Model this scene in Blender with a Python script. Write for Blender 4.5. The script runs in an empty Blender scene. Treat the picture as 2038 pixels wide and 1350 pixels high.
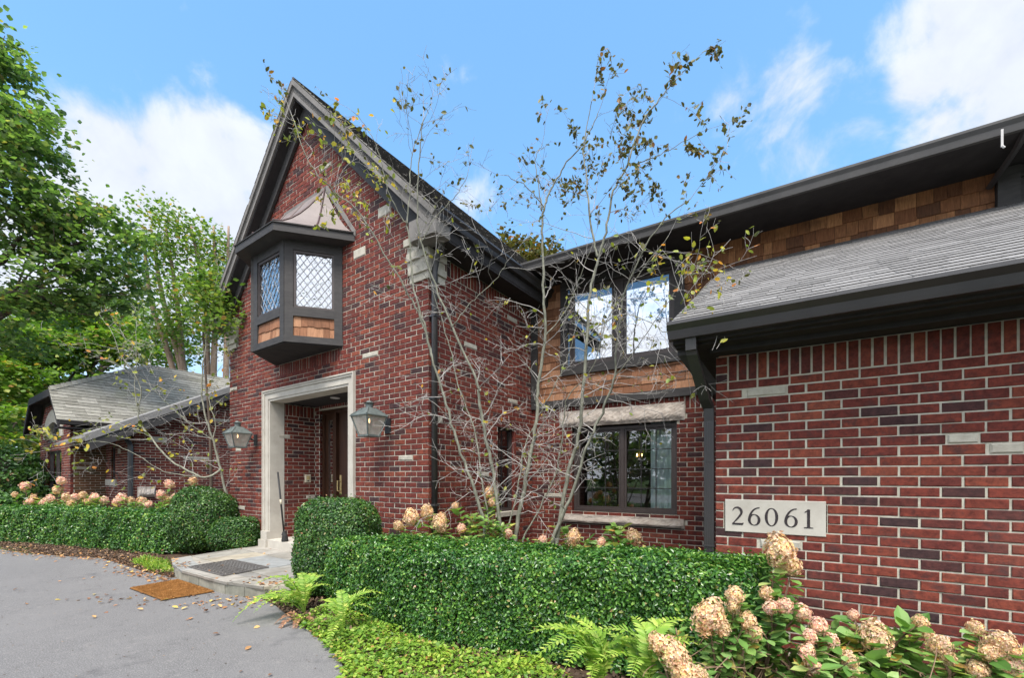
import bpy, math, random
import numpy as np
from mathutils import Vector, Matrix
R_ = math.radians
scene = bpy.context.scene
COL = scene.collection
# ------------------------------------------------------------------ camera
CZ = 1.35                      # eye height above the driveway
FPX = 850.0                    # focal length in photo pixels (15 mm equivalent)
cam_d = bpy.data.cameras.new('camera')
cam_d.sensor_width = 36.0
cam_d.lens = 36.0 * FPX / 2038.0
cam_d.shift_y = 275.0 / 2038.0
cam_d.clip_start = 0.05
cam_d.clip_end = 2000.0
cam = bpy.data.objects.new('camera', cam_d)
cam.location = (0, 0, CZ)
cam.rotation_euler = (R_(90), 0, 0)
COL.objects.link(cam)
scene.camera = cam
# ------------------------------------------------------------------ light
scene.view_settings.view_transform = 'Standard'
scene.view_settings.look = 'None'
scene.view_settings.exposure = 1.5
scene.view_settings.gamma = 1.0
scene.render.engine = 'CYCLES'
scene.cycles.use_adaptive_sampling = True
scene.cycles.use_denoising = True
scene.cycles.max_bounces = 8
scene.cycles.transparent_max_bounces = 12
scene.cycles.sample_clamp_indirect = 6.0
SUN_TO = Vector((-0.02, -0.55, 1.0)).normalized()
SUN_EL = math.asin(SUN_TO.z)
SUN_AZ = math.atan2(SUN_TO.x, SUN_TO.y)
sd = bpy.data.lights.new('sun', 'SUN')
sd.energy = 2.3
sd.angle = R_(22)
sd.color = (1.0, 0.95, 0.88)
so = bpy.data.objects.new('sun', sd)
so.rotation_euler = (-SUN_TO).to_track_quat('-Z', 'Y').to_euler()
so.location = (0, 0, 30)
COL.objects.link(so)

world = bpy.data.worlds.new('World')
scene.world = world
world.use_nodes = True
wn = world.node_tree
wn.nodes.clear()
def _wn(t): return wn.nodes.new(t)
w_out = _wn('ShaderNodeOutputWorld'); w_bg = _wn('ShaderNodeBackground')
w_sky = _wn('ShaderNodeTexSky'); w_sky.sky_type = 'NISHITA'; w_sky.sun_disc = False
w_sky.sun_elevation = SUN_EL; w_sky.sun_rotation = SUN_AZ
w_sky.air_density = 1.0; w_sky.dust_density = 0.6; w_sky.ozone_density = 2.0
w_bg.inputs['Strength'].default_value = 0.14
w_tc = _wn('ShaderNodeTexCoord')
def pdir(u, v):
    d = Vector(((u - 1019) / FPX, 1.0, (950 - v) / FPX)); return d.normalized()
def _link(a, b): wn.links.new(a, b)
def w_math(op, a, b=None, clamp=False):
    n = _wn('ShaderNodeMath'); n.operation = op; n.use_clamp = clamp
    for i, x in enumerate((a, b)):
        if x is None: continue
        if isinstance(x, (int, float)): n.inputs[i].default_value = x
        else: _link(x, n.inputs[i])
    return n.outputs[0]
def w_ss(x, lo, hi, o0=0.0, o1=1.0):
    n = _wn('ShaderNodeMapRange'); n.interpolation_type = 'SMOOTHSTEP'
    n.inputs['From Min'].default_value = lo; n.inputs['From Max'].default_value = hi
    n.inputs['To Min'].default_value = o0; n.inputs['To Max'].default_value = o1
    _link(x, n.inputs['Value']); return n.outputs[0]
# clouds: lobes round real sky directions, broken up by noise on the view direction
LOBES = [(240,330,.16,1.0),(330,330,.14,1.0),(430,320,.15,1.0),(500,330,.12,1.0),(300,430,.20,1.0),(450,420,.16,1.0),(170,420,.16,1.0),
         (60,560,.25,.9),(300,620,.3,.8),
         (1480,205,.11,.58),(1560,180,.12,.66),(1620,195,.10,.60),(1545,265,.10,.60),(1580,300,.12,.64),(1650,290,.12,.6),(1700,250,.11,.56),
         (1850,150,.10,.95),(1940,80,.15,1.0),(2010,120,.15,1.0),(1990,230,.12,.9),(1880,240,.09,.8),(1960,0,.16,1.0),
         (955,405,.07,.36)]
cov = None
for (u, v, r, s) in LOBES:
    vm = _wn('ShaderNodeVectorMath'); vm.operation = 'DISTANCE'
    _link(w_tc.outputs['Generated'], vm.inputs[0]); vm.inputs[1].default_value = pdir(u, v)
    m = w_ss(vm.outputs['Value'], 0.0, r, s, 0.0)
    cov = m if cov is None else w_math('MAXIMUM', cov, m)
sep = _wn('ShaderNodeSeparateXYZ'); _link(w_tc.outputs['Generated'], sep.inputs[0])
back = w_ss(sep.outputs['Y'], 0.15, -0.35, 0.0, 0.80)         # unseen broken cloud added behind the camera for reflections and fill
cov = w_math('MAXIMUM', cov, back)
nz = _wn('ShaderNodeTexNoise'); nz.inputs['Scale'].default_value = 8.0; nz.inputs['Detail'].default_value = 9.0
nz.inputs['Roughness'].default_value = 0.58; nz.inputs['Distortion'].default_value = 0.25
_link(w_tc.outputs['Generated'], nz.inputs['Vector'])
nzc = w_math('MULTIPLY', w_math('SUBTRACT', nz.outputs[0], 0.5), 2.0)
dens = w_math('ADD', cov, nzc)
cl = w_ss(dens, 0.22, 0.80, 0.0, 0.95)
shade = w_ss(nz.outputs[0], 0.3, 0.7, 0.86, 1.0)
hue = _wn('ShaderNodeHueSaturation'); hue.inputs['Hue'].default_value = 0.487; hue.inputs['Saturation'].default_value = 1.0
hue.inputs['Value'].default_value = 1.0
_link(w_sky.outputs[0], hue.inputs['Color'])
skymix = _wn('ShaderNodeMix'); skymix.data_type = 'RGBA'; skymix.blend_type = 'MIX'
skymix.inputs[0].default_value = 0.5
SKYCOL = (0.42, 1.25, 2.65, 1.0)
_link(hue.outputs[0], skymix.inputs[6]); skymix.inputs[7].default_value = SKYCOL
ccol = _wn('ShaderNodeCombineColor')
CLOUD = (2.45, 2.58, 2.85)
lit = w_ss(sep.outputs['Y'], 0.2, -0.5, 1.0, 2.6)          # unseen rear clouds brightened as soft fill on the house front
for i in range(3):
    _link(w_math('MULTIPLY', w_math('MULTIPLY', shade, lit), CLOUD[i]), ccol.inputs[i])
cm = _wn('ShaderNodeMix'); cm.data_type = 'RGBA'
_link(cl, cm.inputs[0]); _link(skymix.outputs[2], cm.inputs[6]); _link(ccol.outputs[0], cm.inputs[7])
_link(cm.outputs[2], w_bg.inputs['Color']); _link(w_bg.outputs[0], w_out.inputs['Surface'])

# ------------------------------------------------------------------ helpers
RNG = np.random.default_rng(7)
random.seed(7)
WL = {}
def tag(o, label=None, cat=None, group=None, kind=None):
    if label: o['label'] = label
    if cat: o['category'] = cat
    if group: o['group'] = group
    if kind: o['kind'] = kind
    return o
def thing(name, label, cat, loc=(0, 0, 0), group=None):
    o = bpy.data.objects.new(name, None); COL.objects.link(o)
    o.empty_display_size = 0.2
    o.location = loc; WL[o.name] = np.array(loc, float)
    return tag(o, label, cat, group)
def np_mesh(name, V, Fs):
    me = bpy.data.meshes.new(name)
    V = np.asarray(V, np.float32)
    me.vertices.add(len(V)); me.vertices.foreach_set('co', V.ravel())
    loops = []; starts = []; tot = 0
    for F in Fs:
        F = np.asarray(F, np.int32)
        if F.size == 0: continue
        n, k = F.shape
        starts.append(tot + np.arange(n, dtype=np.int32) * k); loops.append(F.ravel()); tot += n * k
    loops = np.concatenate(loops); starts = np.concatenate(starts)
    me.loops.add(tot); me.loops.foreach_set('vertex_index', loops)
    me.polygons.add(len(starts)); me.polygons.foreach_set('loop_start', starts)
    me.polygons.foreach_set('use_smooth', np.zeros(len(starts), bool))
    me.update(calc_edges=True)
    return me
class MB:
    def __init__(s): s.V = []; s.F = {}; s.n = 0
    def add(s, V, F):
        V = np.asarray(V, float).reshape(-1, 3)
        if len(F) == 0: return
        if isinstance(F, np.ndarray) and F.ndim == 2:
            s.F.setdefault(F.shape[1], []).append(F + s.n)
        else:
            for f in F: s.F.setdefault(len(f), []).append(np.array([f], np.int64) + s.n)
        s.V.append(V); s.n += len(V)
    HEX = np.array([[0,1,2,3],[7,6,5,4],[0,4,5,1],[1,5,6,2],[2,6,7,3],[3,7,4,0]])
    def hexa(s, p): s.add(p, MB.HEX)
    def box(s, x0, x1, y0, y1, z0, z1):
        s.hexa([(x0,y0,z0),(x1,y0,z0),(x1,y1,z0),(x0,y1,z0),(x0,y0,z1),(x1,y0,z1),(x1,y1,z1),(x0,y1,z1)])
    def fbox(s, f, a0, a1, o0, o1, z0, z1):
        P = f.P
        s.hexa([P(a0,o0,z0),P(a1,o0,z0),P(a1,o1,z0),P(a0,o1,z0),P(a0,o0,z1),P(a1,o0,z1),P(a1,o1,z1),P(a0,o1,z1)])
    def fquad(s, f, a0, a1, o, z0, z1):
        P = f.P; s.add([P(a0,o,z0),P(a1,o,z0),P(a1,o,z1),P(a0,o,z1)], np.array([[0,1,2,3]]))
    def poly(s, pts): s.add(pts, [tuple(range(len(pts)))])
    def prism(s, pts, vec):
        pts = np.asarray(pts, float); v = np.asarray(vec, float); n = len(pts)
        s.add(np.vstack([pts, pts + v]), [tuple(range(n)), tuple(range(2*n-1, n-1, -1))] + [(i, (i+1) % n, n+(i+1) % n, n+i) for i in range(n)])
    def brick(s, f, a0, a1, o, dep, z0, z1, c=0.0025, j=0.0022):
        r = RNG.uniform(-1, 1, 6) * j
        a0 += r[0]; a1 += r[1]; z0 += r[2]; z1 += r[3]; o += r[4]; tl = r[5]
        P = f.P; e = c + np.abs(RNG.normal(0, j*1.1, 8))
        V = [P(a0,o-dep,z0),P(a1,o-dep,z0),P(a1,o-dep,z1),P(a0,o-dep,z1),
             P(a0,o-c,z0),P(a1,o-c,z0),P(a1,o-c,z1),P(a0,o-c,z1),
             P(a0+e[0],o+tl,z0+e[1]),P(a1-e[2],o,z0+e[3]),P(a1-e[4],o-tl,z1-e[5]),P(a0+e[6],o,z1-e[7])]
        s.add(V, np.array([[8,9,10,11],[4,5,9,8],[5,6,10,9],[6,7,11,10],[7,4,8,11],[0,1,5,4],[1,2,6,5],[2,3,7,6],[3,0,4,7]]))
    def tube(s, pts, rad, n=6, cap=True):
        pts = np.asarray(pts, float); m = len(pts)
        rad = np.full(m, rad, float) if np.isscalar(rad) else np.asarray(rad, float)
        d = np.gradient(pts, axis=0); d /= (np.linalg.norm(d, axis=1, keepdims=True) + 1e-9)
        ref = np.array([0, 0, 1.0]) if abs(d[0][2]) < .9 else np.array([1.0, 0, 0])
        rings = []
        x = np.cross(d[0], ref); x /= np.linalg.norm(x)
        for i in range(m):
            x = x - d[i] * np.dot(x, d[i]); x /= (np.linalg.norm(x) + 1e-9); y = np.cross(d[i], x)
            a = np.arange(n) * 2 * math.pi / n
            rings.append(pts[i] + rad[i] * (np.cos(a)[:, None] * x + np.sin(a)[:, None] * y))
        V = np.vstack(rings)
        i = np.arange(m - 1)[:, None] * n; k = np.arange(n)[None, :]; k2 = (k + 1) % n
        F = np.stack([i + k, i + k2, i + n + k2, i + n + k], -1).reshape(-1, 4)
        s.add(V, F)
        if cap:
            s.F.setdefault(n, []).append(np.array([list(range(n))[::-1], list(range((m-1)*n, m*n))]) + s.n - m * n)
    def sphere(s, c, r, nu=10, nv=7):
        r = np.array([r]*3 if np.isscalar(r) else r, float); V = []; F = []
        for i in range(nv + 1):
            t = math.pi * i / nv
            for k in range(nu):
                p = 2 * math.pi * k / nu
                V.append((c[0]+r[0]*math.sin(t)*math.cos(p), c[1]+r[1]*math.sin(t)*math.sin(p), c[2]+r[2]*math.cos(t)))
        for i in range(nv):
            for k in range(nu):
                F.append([i*nu+k, i*nu+(k+1) % nu, (i+1)*nu+(k+1) % nu, (i+1)*nu+k])
        s.add(V, np.array(F))
    def lathe(s, c, prof, n=12):
        V = []; F = []
        for (r, z) in prof:
            for k in range(n):
                a = 2*math.pi*k/n; V.append((c[0]+r*math.cos(a), c[1]+r*math.sin(a), c[2]+z))
        for i in range(len(prof)-1):
            for k in range(n): F.append([i*n+k, i*n+(k+1) % n, (i+1)*n+(k+1) % n, (i+1)*n+k])
        s.add(V, np.array(F))
    def data(s):
        return np.vstack(s.V), [np.vstack(v) for v in s.F.values()]
def obj(name, mb, mat, parent=None, label=None, cat=None, group=None, kind=None, smooth=False):
    """link one mesh object; its vertices are given in world space"""
    if isinstance(mb, bpy.types.Mesh): me = mb
    else:
        V, Fs = mb.data() if isinstance(mb, MB) else mb
        off = WL[parent.name] if parent is not None else np.zeros(3)
        me = np_mesh(name, V - off, Fs)
    if not me.materials: me.materials.append(mat)
    if smooth: me.polygons.foreach_set('use_smooth', [True] * len(me.polygons))
    o = bpy.data.objects.new(name, me); COL.objects.link(o)
    if parent is not None:
        o.parent = parent; WL[o.name] = WL[parent.name]
    else: WL[o.name] = np.zeros(3)
    return tag(o, label, cat, group, kind)
class Frame:
    """a vertical plane: a runs along it, out stands off it, z is up"""
    def __init__(s, o, d, n):
        s.o = np.array(o, float); s.d = np.array(d, float); s.n = np.array(n, float)
    def P(s, a, out, z):
        p = s.o + a * s.d + out * s.n; return (p[0], p[1], z)
    def px(s, u, v, out=0.0):
        k = (u - 1019) / FPX; o = s.o + out * s.n
        a = (k * o[1] - o[0]) / (s.d[0] - k * s.d[1]); y = o[1] + a * s.d[1]
        return a, CZ + (950 - v) / FPX * y
    def a(s, u, out=0.0): return s.px(u, 900, out)[0]
    def z(s, u, v, out=0.0): return s.px(u, v, out)[1]
    def at(s, a): 
        p = s.P(a, 0, 0); return Frame(p[:2], s.d, s.n)
def wp(u, v, Y):
    """the point at depth Y seen in direction (u, v)"""
    return np.array(((u - 1019) / FPX * Y, Y, CZ + (950 - v) / FPX * Y))
def gp(u, v, z=0.0):
    """the point at height z on the ground seen in direction (u, v)"""
    Y = (CZ - z) * FPX / (v - 950); return np.array(((u - 1019) / FPX * Y, Y, z))

# ------------------------------------------------------------------ materials
class NT:
    def __init__(s, name):
        s.m = bpy.data.materials.new(name); s.m.use_nodes = True; s.t = s.m.node_tree; s.t.nodes.clear()
        s.out = s.n('ShaderNodeOutputMaterial'); s.p = s.n('ShaderNodeBsdfPrincipled'); s.l(s.p.outputs[0], s.out.inputs['Surface'])
    def n(s, t): return s.t.nodes.new(t)
    def l(s, a, b): s.t.links.new(a, b)
    def coord(s, scale=None):
        tc = s.n('ShaderNodeTexCoord'); o = tc.outputs['Object']
        if scale is not None:
            mp = s.n('ShaderNodeMapping'); mp.inputs['Scale'].default_value = scale; s.l(o, mp.inputs[0]); o = mp.outputs[0]
        return o
    def noise(s, scale, detail=4, rough=.6, co=None, stretch=None):
        n = s.n('ShaderNodeTexNoise'); n.inputs['Scale'].default_value = scale; n.inputs['Detail'].default_value = detail
        n.inputs['Roughness'].default_value = rough
        s.l(co if co is not None else s.coord(stretch), n.inputs['Vector']); return n.outputs[0]
    def island(s): return s.n('ShaderNodeNewGeometry').outputs['Random Per Island']
    def ramp(s, fac, stops, interp='LINEAR'):
        r = s.n('ShaderNodeValToRGB'); r.color_ramp.interpolation = interp
        e = r.color_ramp.elements
        while len(e) < len(stops): e.new(.5)
        for el, (p, c) in zip(e, stops): el.position = p; el.color = (*c, 1)
        s.l(fac, r.inputs[0]); return r.outputs[0]
    def mix(s, fac, a, b, blend='MIX'):
        m = s.n('ShaderNodeMix'); m.data_type = 'RGBA'; m.blend_type = blend
        for sock, x in ((m.inputs[0], fac), (m.inputs[6], a), (m.inputs[7], b)):
            if isinstance(x, (int, float)): sock.default_value = x
            elif isinstance(x, tuple): sock.default_value = (*x, 1)
            else: s.l(x, sock)
        return m.outputs[2]
    def mr(s, x, a, b, c, d):
        m = s.n('ShaderNodeMapRange'); m.inputs[1].default_value = a; m.inputs[2].default_value = b
        m.inputs[3].default_value = c; m.inputs[4].default_value = d; s.l(x, m.inputs[0]); return m.outputs[0]
    def math(s, op, a, b):
        m = s.n('ShaderNodeMath'); m.operation = op
        for i, x in enumerate((a, b)):
            if isinstance(x, (int, float)): m.inputs[i].default_value = x
            else: s.l(x, m.inputs[i])
        return m.outputs[0]
    def bump(s, h, strength=.3, dist=.01):
        b = s.n('ShaderNodeBump'); b.inputs['Strength'].default_value = strength; b.inputs['Distance'].default_value = dist
        s.l(h, b.inputs['Height']); s.l(b.outputs[0], s.p.inputs['Normal']); return b
    def base(s, c):
        if isinstance(c, tuple): s.p.inputs['Base Color'].default_value = (*c, 1)
        else: s.l(c, s.p.inputs['Base Color'])
    def rough(s, r, spec=None):
        if isinstance(r, (int, float)): s.p.inputs['Roughness'].default_value = r
        else: s.l(r, s.p.inputs['Roughness'])
        if spec is not None: s.p.inputs['Specular IOR Level'].default_value = spec
        return s
def m_noise(name, c1, c2, scale=6, rough=.8, bump=.2, bscale=None, bdist=.005, spec=.3, detail=6, stretch=None):
    t = NT(name); f = t.noise(scale, detail, .65, stretch=stretch)
    t.base(t.ramp(f, [(.3, c1), (.7, c2)])); t.rough(rough, spec)
    if bump: t.bump(t.noise(bscale or scale*6, 5, .6, stretch=stretch), bump, bdist)
    return t.m
def m_island(name, stops, nscale=30, namt=.3, rough=.8, bump=.3, bscale=60, bdist=.004, spec=.3, stretch=None, interp='LINEAR', dirt=None):
    t = NT(name); c = t.ramp(t.island(), stops, interp)
    f = t.noise(nscale, 5, .65, stretch=stretch)
    c = t.mix(1.0, c, t.ramp(f, [(.25, (1-namt,)*3), (.75, (1+namt*.0+namt*.6,)*3)]), 'MULTIPLY')
    if dirt:
        d = t.noise(dirt[0], 4, .6); c = t.mix(t.mr(d, .52, .72, 0, dirt[2]), c, dirt[1])
    t.base(c); t.rough(rough, spec)
    if bump: t.bump(t.noise(bscale, 6, .65, stretch=stretch), bump, bdist)
    return t.m
def m_leaf(name, stops, rough=.45, spec=.4, trans=.35, tint=(1.15, 1.25, .6), patch=.55):
    t = NT(name); c = t.ramp(t.island(), stops)
    if patch: c = t.mix(t.mr(t.noise(2.6, 5, .65), .40, .66, 0, patch), c, t.mix(1.0, c, (2.1,1.55,1.1), 'MULTIPLY'))
    t.base(c); t.rough(rough, spec)
    tr = t.n('ShaderNodeBsdfTranslucent'); t.l(t.mix(1.0, c, tint, 'MULTIPLY'), tr.inputs['Color'])
    mx = t.n('ShaderNodeMixShader'); mx.inputs[0].default_value = trans
    t.l(t.p.outputs[0], mx.inputs[1]); t.l(tr.outputs[0], mx.inputs[2]); t.l(mx.outputs[0], t.out.inputs['Surface'])
    return t.m
def m_glass(name, tint=(.9, .95, .95), refl=1.0, f0=.06, bumpy=0.0):
    t = NT(name); t.t.nodes.remove(t.p)
    tr = t.n('ShaderNodeBsdfTransparent'); tr.inputs[0].default_value = (*tint, 1)
    gl = t.n('ShaderNodeBsdfGlossy'); gl.inputs['Roughness'].default_value = .01
    if bumpy:
        b = t.n('ShaderNodeBump'); b.inputs['Strength'].default_value = bumpy; b.inputs['Distance'].default_value = .02
        t.l(t.noise(13, 2, .5), b.inputs['Height']); t.l(b.outputs[0], gl.inputs['Normal'])
    lw = t.n('ShaderNodeLayerWeight'); lw.inputs['Blend'].default_value = .35
    mx = t.n('ShaderNodeMixShader'); t.l(t.mr(lw.outputs['Fresnel'], 0, 1, f0, refl), mx.inputs[0])
    t.l(tr.outputs[0], mx.inputs[1]); t.l(gl.outputs[0], mx.inputs[2]); t.l(mx.outputs[0], t.out.inputs['Surface'])
    return t.m

MT = {}
def brick_mat(name, moss=None):
    t = NT(name)
    c = t.ramp(t.island(), [(0, (.038,.021,.022)), (.06, (.052,.023,.023)), (.12, (.085,.023,.019)), (.4, (.114,.024,.018)), (.75, (.139,.030,.020)), (.94, (.164,.040,.024)), (1, (.185,.050,.030))])
    f = t.noise(26, 6, .7)
    c = t.mix(1.0, c, t.ramp(f, [(.33, (.55,.52,.55)), (.5, (1,1,1)), (.68, (1.5,1.4,1.3))]), 'MULTIPLY')
    b2 = t.noise(9, 5, .7); c = t.mix(t.mr(b2, .54, .66, 0, .62), c, (.042,.024,.024))
    g = t.noise(150, 3, .6); c = t.mix(t.mr(g, .58, .75, 0, .5), c, (.045,.02,.018))
    w = t.noise(1.1, 4, .6); c = t.mix(t.mr(w, .55, .8, 0, .22), c, (.24,.13,.10))
    if moss:
        c = t.mix(moss, c, (.10,.075,.03))
    t.base(c); t.rough(.82, .25); t.bump(t.noise(75, 6, .7), .55, .006)
    return t.m
MT['brick'] = brick_mat('red_brick')
MT['brick_moss'] = brick_mat('mossy_brick', .5)
MT['mortar'] = m_noise('mortar', (.34,.315,.255), (.50,.47,.39), 22, .95, .6, 90, .004, .1)
MT['lime'] = m_noise('limestone', (.36,.33,.285), (.46,.43,.375), 5, .85, .25, 70, .003, .2)
MT['limeblock'] = m_noise('limestone_block', (.31,.285,.235), (.45,.42,.355), 12, .9, .6, 40, .008, .2)
MT['rock'] = m_noise('rockface_stone', (.30,.25,.21), (.46,.41,.36), 9, .92, .6, 30, .01, .2)
MT['trim'] = m_noise('charcoal_trim', (.030,.028,.028), (.052,.048,.046), 7, .7, .3, 60, .002, .3, stretch=(1,1,4))
MT['bronze'] = m_noise('bronze_frame', (.040,.030,.028), (.055,.043,.040), 5, .5, .05, 50, .001, .4)
MT['dark'] = m_noise('dark_soffit', (.022,.020,.021), (.036,.033,.033), 5, .8, .2, 40, .002, .2)
MT['fascia'] = m_noise('weathered_fascia', (.12,.112,.105), (.20,.185,.172), 4, .85, .4, 50, .003, .2, stretch=(1,1,1))
MT['eave'] = m_noise('grey_eave_board', (.050,.048,.048), (.078,.074,.072), 4, .7, .2, 50, .002, .3)
MT['gutter'] = m_noise('gutter_metal', (.028,.026,.027), (.042,.038,.038), 3, .38, .05, 20, .001, .5)
MT['roof_grey'] = m_island('grey_shingle', [(0, (.15,.143,.137)), (.5, (.185,.177,.17)), (1, (.225,.216,.208))], 40, .3, .9, .4, 200, .003, .2)
MT['roof_old'] = m_island('weathered_shingle', [(0, (.10,.092,.084)), (.5, (.16,.148,.135)), (1, (.23,.215,.195))], 20, .35, .95, .5, 120, .004, .15, dirt=(1.3, (.13,.125,.07), .7))
MT['roof_wing'] = m_island('mossy_shingle', [(0, (.16,.15,.125)), (.5, (.205,.195,.165)), (1, (.26,.245,.21))], 12, .3, .95, .4, 90, .004, .15, dirt=(1.0, (.19,.185,.12), .8))
MT['shingle_edge'] = m_noise('shadowed_shingle_edge', (.022,.020,.019), (.045,.042,.04), 30, .95, .2)  # dark cut edge, with the shadow line under each course painted in
MT['roof_deck'] = m_noise('roof_edge', (.10,.095,.09), (.16,.15,.14), 9, .95, .4, 60, .004)
MT['cedar'] = m_island('cedar_shingle', [(0, (.15,.068,.036)), (.45, (.235,.105,.055)), (.8, (.31,.15,.08)), (1, (.37,.195,.11))], 18, .4, .8, .5, 40, .004, .25, stretch=(5,5,.5))
MT['cedar_dark'] = m_island('weathered_cedar', [(0, (.10,.045,.024)), (.45, (.19,.078,.035)), (.8, (.27,.12,.052)), (1, (.42,.20,.09))], 14, .5, .8, .5, 40, .004, .25, stretch=(5,5,.5), dirt=(3.2, (.055,.032,.022), .7))
MT['copper'] = m_noise('aged_copper', (.135,.11,.10), (.19,.155,.145), 4, .62, .08, 20, .002, .5)
MT['seam'] = m_noise('copper_seam', (.07,.045,.045), (.11,.07,.065), 8, .5, .1)
MT['lead'] = m_noise('lead_came', (.16,.16,.165), (.26,.26,.27), 20, .45, .1)
MT['muntin'] = m_noise('dark_muntin', (.02,.019,.02), (.03,.028,.028), 10, .5, .05)
MT['glass'] = m_glass('window_glass', (.9,.94,.94), 1.0, .13)
MT['glass_up'] = m_glass('upper_window_glass', (.45,.48,.5), 1.0, .50)
MT['glass_lead'] = m_glass('leaded_glass', (.5,.56,.55), 1.0, .50, 1.0)
def m_milky(name):
    t = NT(name); t.base((.55,.53,.47)); t.rough(.25, .5); t.p.inputs['Transmission Weight'].default_value = 0.0
    tr = t.n('ShaderNodeBsdfTransparent'); tr.inputs[0].default_value = (.85,.82,.76,1); mx = t.n('ShaderNodeMixShader'); t.l(t.mr(t.noise(14, 3, .6), .3, .7, .35, .65), mx.inputs[0])
    t.l(tr.outputs[0], mx.inputs[1]); t.l(t.p.outputs[0], mx.inputs[2]); t.l(mx.outputs[0], t.out.inputs['Surface']); return t.m
MT['glass_lamp'] = m_milky('seeded_lamp_glass')
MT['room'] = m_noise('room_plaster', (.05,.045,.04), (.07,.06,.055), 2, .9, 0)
MT['curtain'] = m_noise('blue_green_curtain', (.55,.66,.66), (.70,.78,.78), 9, .9, .1)
MT['blind'] = m_noise('pale_blind', (.55,.56,.56), (.65,.66,.66), 9, .9, .1)
MT['door'] = m_noise('walnut_door', (.028,.012,.007), (.06,.025,.012), 4, .45, .2, 30, .002, .4, stretch=(6,6,.6))
MT['verdigris'] = m_noise('verdigris_copper', (.055,.066,.062), (.125,.145,.135), 14, .6, .3, 60, .002, .4)
MT['black_metal'] = m_noise('black_metal', (.014,.014,.015), (.024,.023,.024), 10, .5, .1)
MT['brass'] = m_noise('brass', (.35,.26,.12), (.5,.38,.18), 10, .4, .05)
MT['beige'] = m_noise('beige_plastic', (.45,.40,.30), (.52,.47,.36), 10, .5, .05)
MT['numeral'] = m_noise('dark_numeral', (.018,.014,.016), (.035,.026,.028), 30, .6, .1)
MT['white'] = m_noise('pale_metal', (.38,.36,.35), (.5,.48,.47), 10, .5, .05)
def m_emit(name, col, s):
    t = NT(name); t.base((.8,.7,.5)); t.p.inputs['Emission Color'].default_value = (*col, 1); t.p.inputs['Emission Strength'].default_value = s
    return t.m
MT['bulb'] = m_emit('lit_bulb', (1, .55, .18), 6)
MT['flame'] = m_emit('gas_flame', (1, .60, .28), 2.2)
MT['downlight'] = m_noise('downlight_glass', (.6,.6,.58), (.7,.7,.68), 10, .4, 0)
def m_asphalt():
    t = NT('worn_asphalt'); a = t.noise(115, 6, .85); b = t.noise(.9, 5, .6); d = t.noise(4, 6, .7)
    c = t.ramp(a, [(.36, (.030,.029,.029)), (.46, (.125,.120,.118)), (.55, (.165,.159,.155)), (.64, (.42,.405,.39))])
    c = t.mix(t.mr(b, .40, .66, 0, .45), c, (.19,.182,.176)); c = t.mix(t.mr(d, .60, .75, 0, .5), c, (.22,.202,.188))
    e = t.noise(2.3, 7, .75); c = t.mix(t.mr(e, .56, .70, 0, .6), c, (.072,.070,.073)); g = t.noise(13, 5, .75); c = t.mix(t.mr(g, .56, .74, 0, .5), c, (.085,.08,.078)); c = t.mix(t.mr(g, .44, .28, 0, .5), c, (.26,.24,.222))
    t.base(c); t.rough(.93, .2); t.bump(t.noise(320, 3, .7), .5, .006); return t.m
MT['asphalt'] = m_asphalt()
MT['soil'] = m_noise('mulch_soil', (.045,.028,.018), (.11,.075,.052), 25, .95, 1.0, 60, .02, .1)
MT['lawn'] = m_noise('far_lawn', (.03,.065,.014), (.07,.12,.03), 3, .95, .6, 60, .02, .1)
MT['flag'] = m_island('flagstone', [(0, (.21,.20,.185)), (.3, (.27,.255,.22)), (.5, (.24,.25,.25)), (.75, (.33,.29,.22)), (1, (.30,.285,.265))], 7, .3, .85, .4, 40, .004, .25, dirt=(3, (.15,.13,.10), .5))
MT['riser'] = m_island('riser_block', [(0, (.17,.165,.135)), (.5, (.215,.21,.17)), (1, (.26,.245,.20))], 9, .35, .9, .5, 45, .005, .2)
MT['coir'] = m_noise('coir', (.17,.075,.022), (.40,.19,.06), 22, .95, 1.0, 220, .012, .1)
MT['rubber'] = m_noise('rubber', (.015,.015,.015), (.03,.03,.03), 20, .8, .2)
MT['grate'] = m_noise('grey_grate', (.075,.068,.065), (.14,.13,.12), 20, .7, .3)
MT['bark'] = m_noise('pale_bark', (.095,.095,.07), (.27,.265,.21), 22, .9, .6, 60, .004, .2, stretch=(1,1,.5))
MT['twig'] = m_noise('grey_twig', (.25,.23,.21), (.42,.395,.37), 16, .85, .2, 60, .002, .2)
MT['bark_dark'] = m_noise('brown_bark', (.055,.042,.032), (.13,.10,.08), 9, .95, .8, 30, .01, .1, stretch=(1,1,.3))
MT['bark_pink'] = m_noise('tan_bark', (.19,.13,.09), (.34,.25,.19), 9, .95, .6, 30, .01, .1, stretch=(1,1,.3))
MT['hedge_core'] = m_noise('hedge_inner_shade', (.018,.022,.010), (.035,.035,.018), 30, .95, .6, 60, .01)  # dark fill that paints the shade inside hedges and shrubs
MT['box'] = m_leaf('boxwood_leaf', [(0,(.011,.046,.009)),(.4,(.029,.103,.016)),(.75,(.064,.178,.027)),(.93,(.12,.265,.044)),(.975,(.19,.34,.065)),(1,(.28,.17,.10))], .33, .5, .25, (1.1,1.3,.5))
MT['holly'] = m_leaf('clipped_shrub_leaf', [(0,(.014,.048,.011)),(.4,(.030,.090,.019)),(.75,(.055,.145,.028)),(.965,(.095,.20,.04)),(1,(.22,.12,.08))], .38, .5, .25, (1.1,1.3,.5))
MT['hyd_leaf'] = m_leaf('hydrangea_leaf', [(0,(.07,.17,.035)),(.5,(.16,.31,.08)),(.8,(.26,.41,.15)),(.93,(.38,.42,.13)),(1,(.40,.23,.07))], .45, .4, .35)
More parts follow.
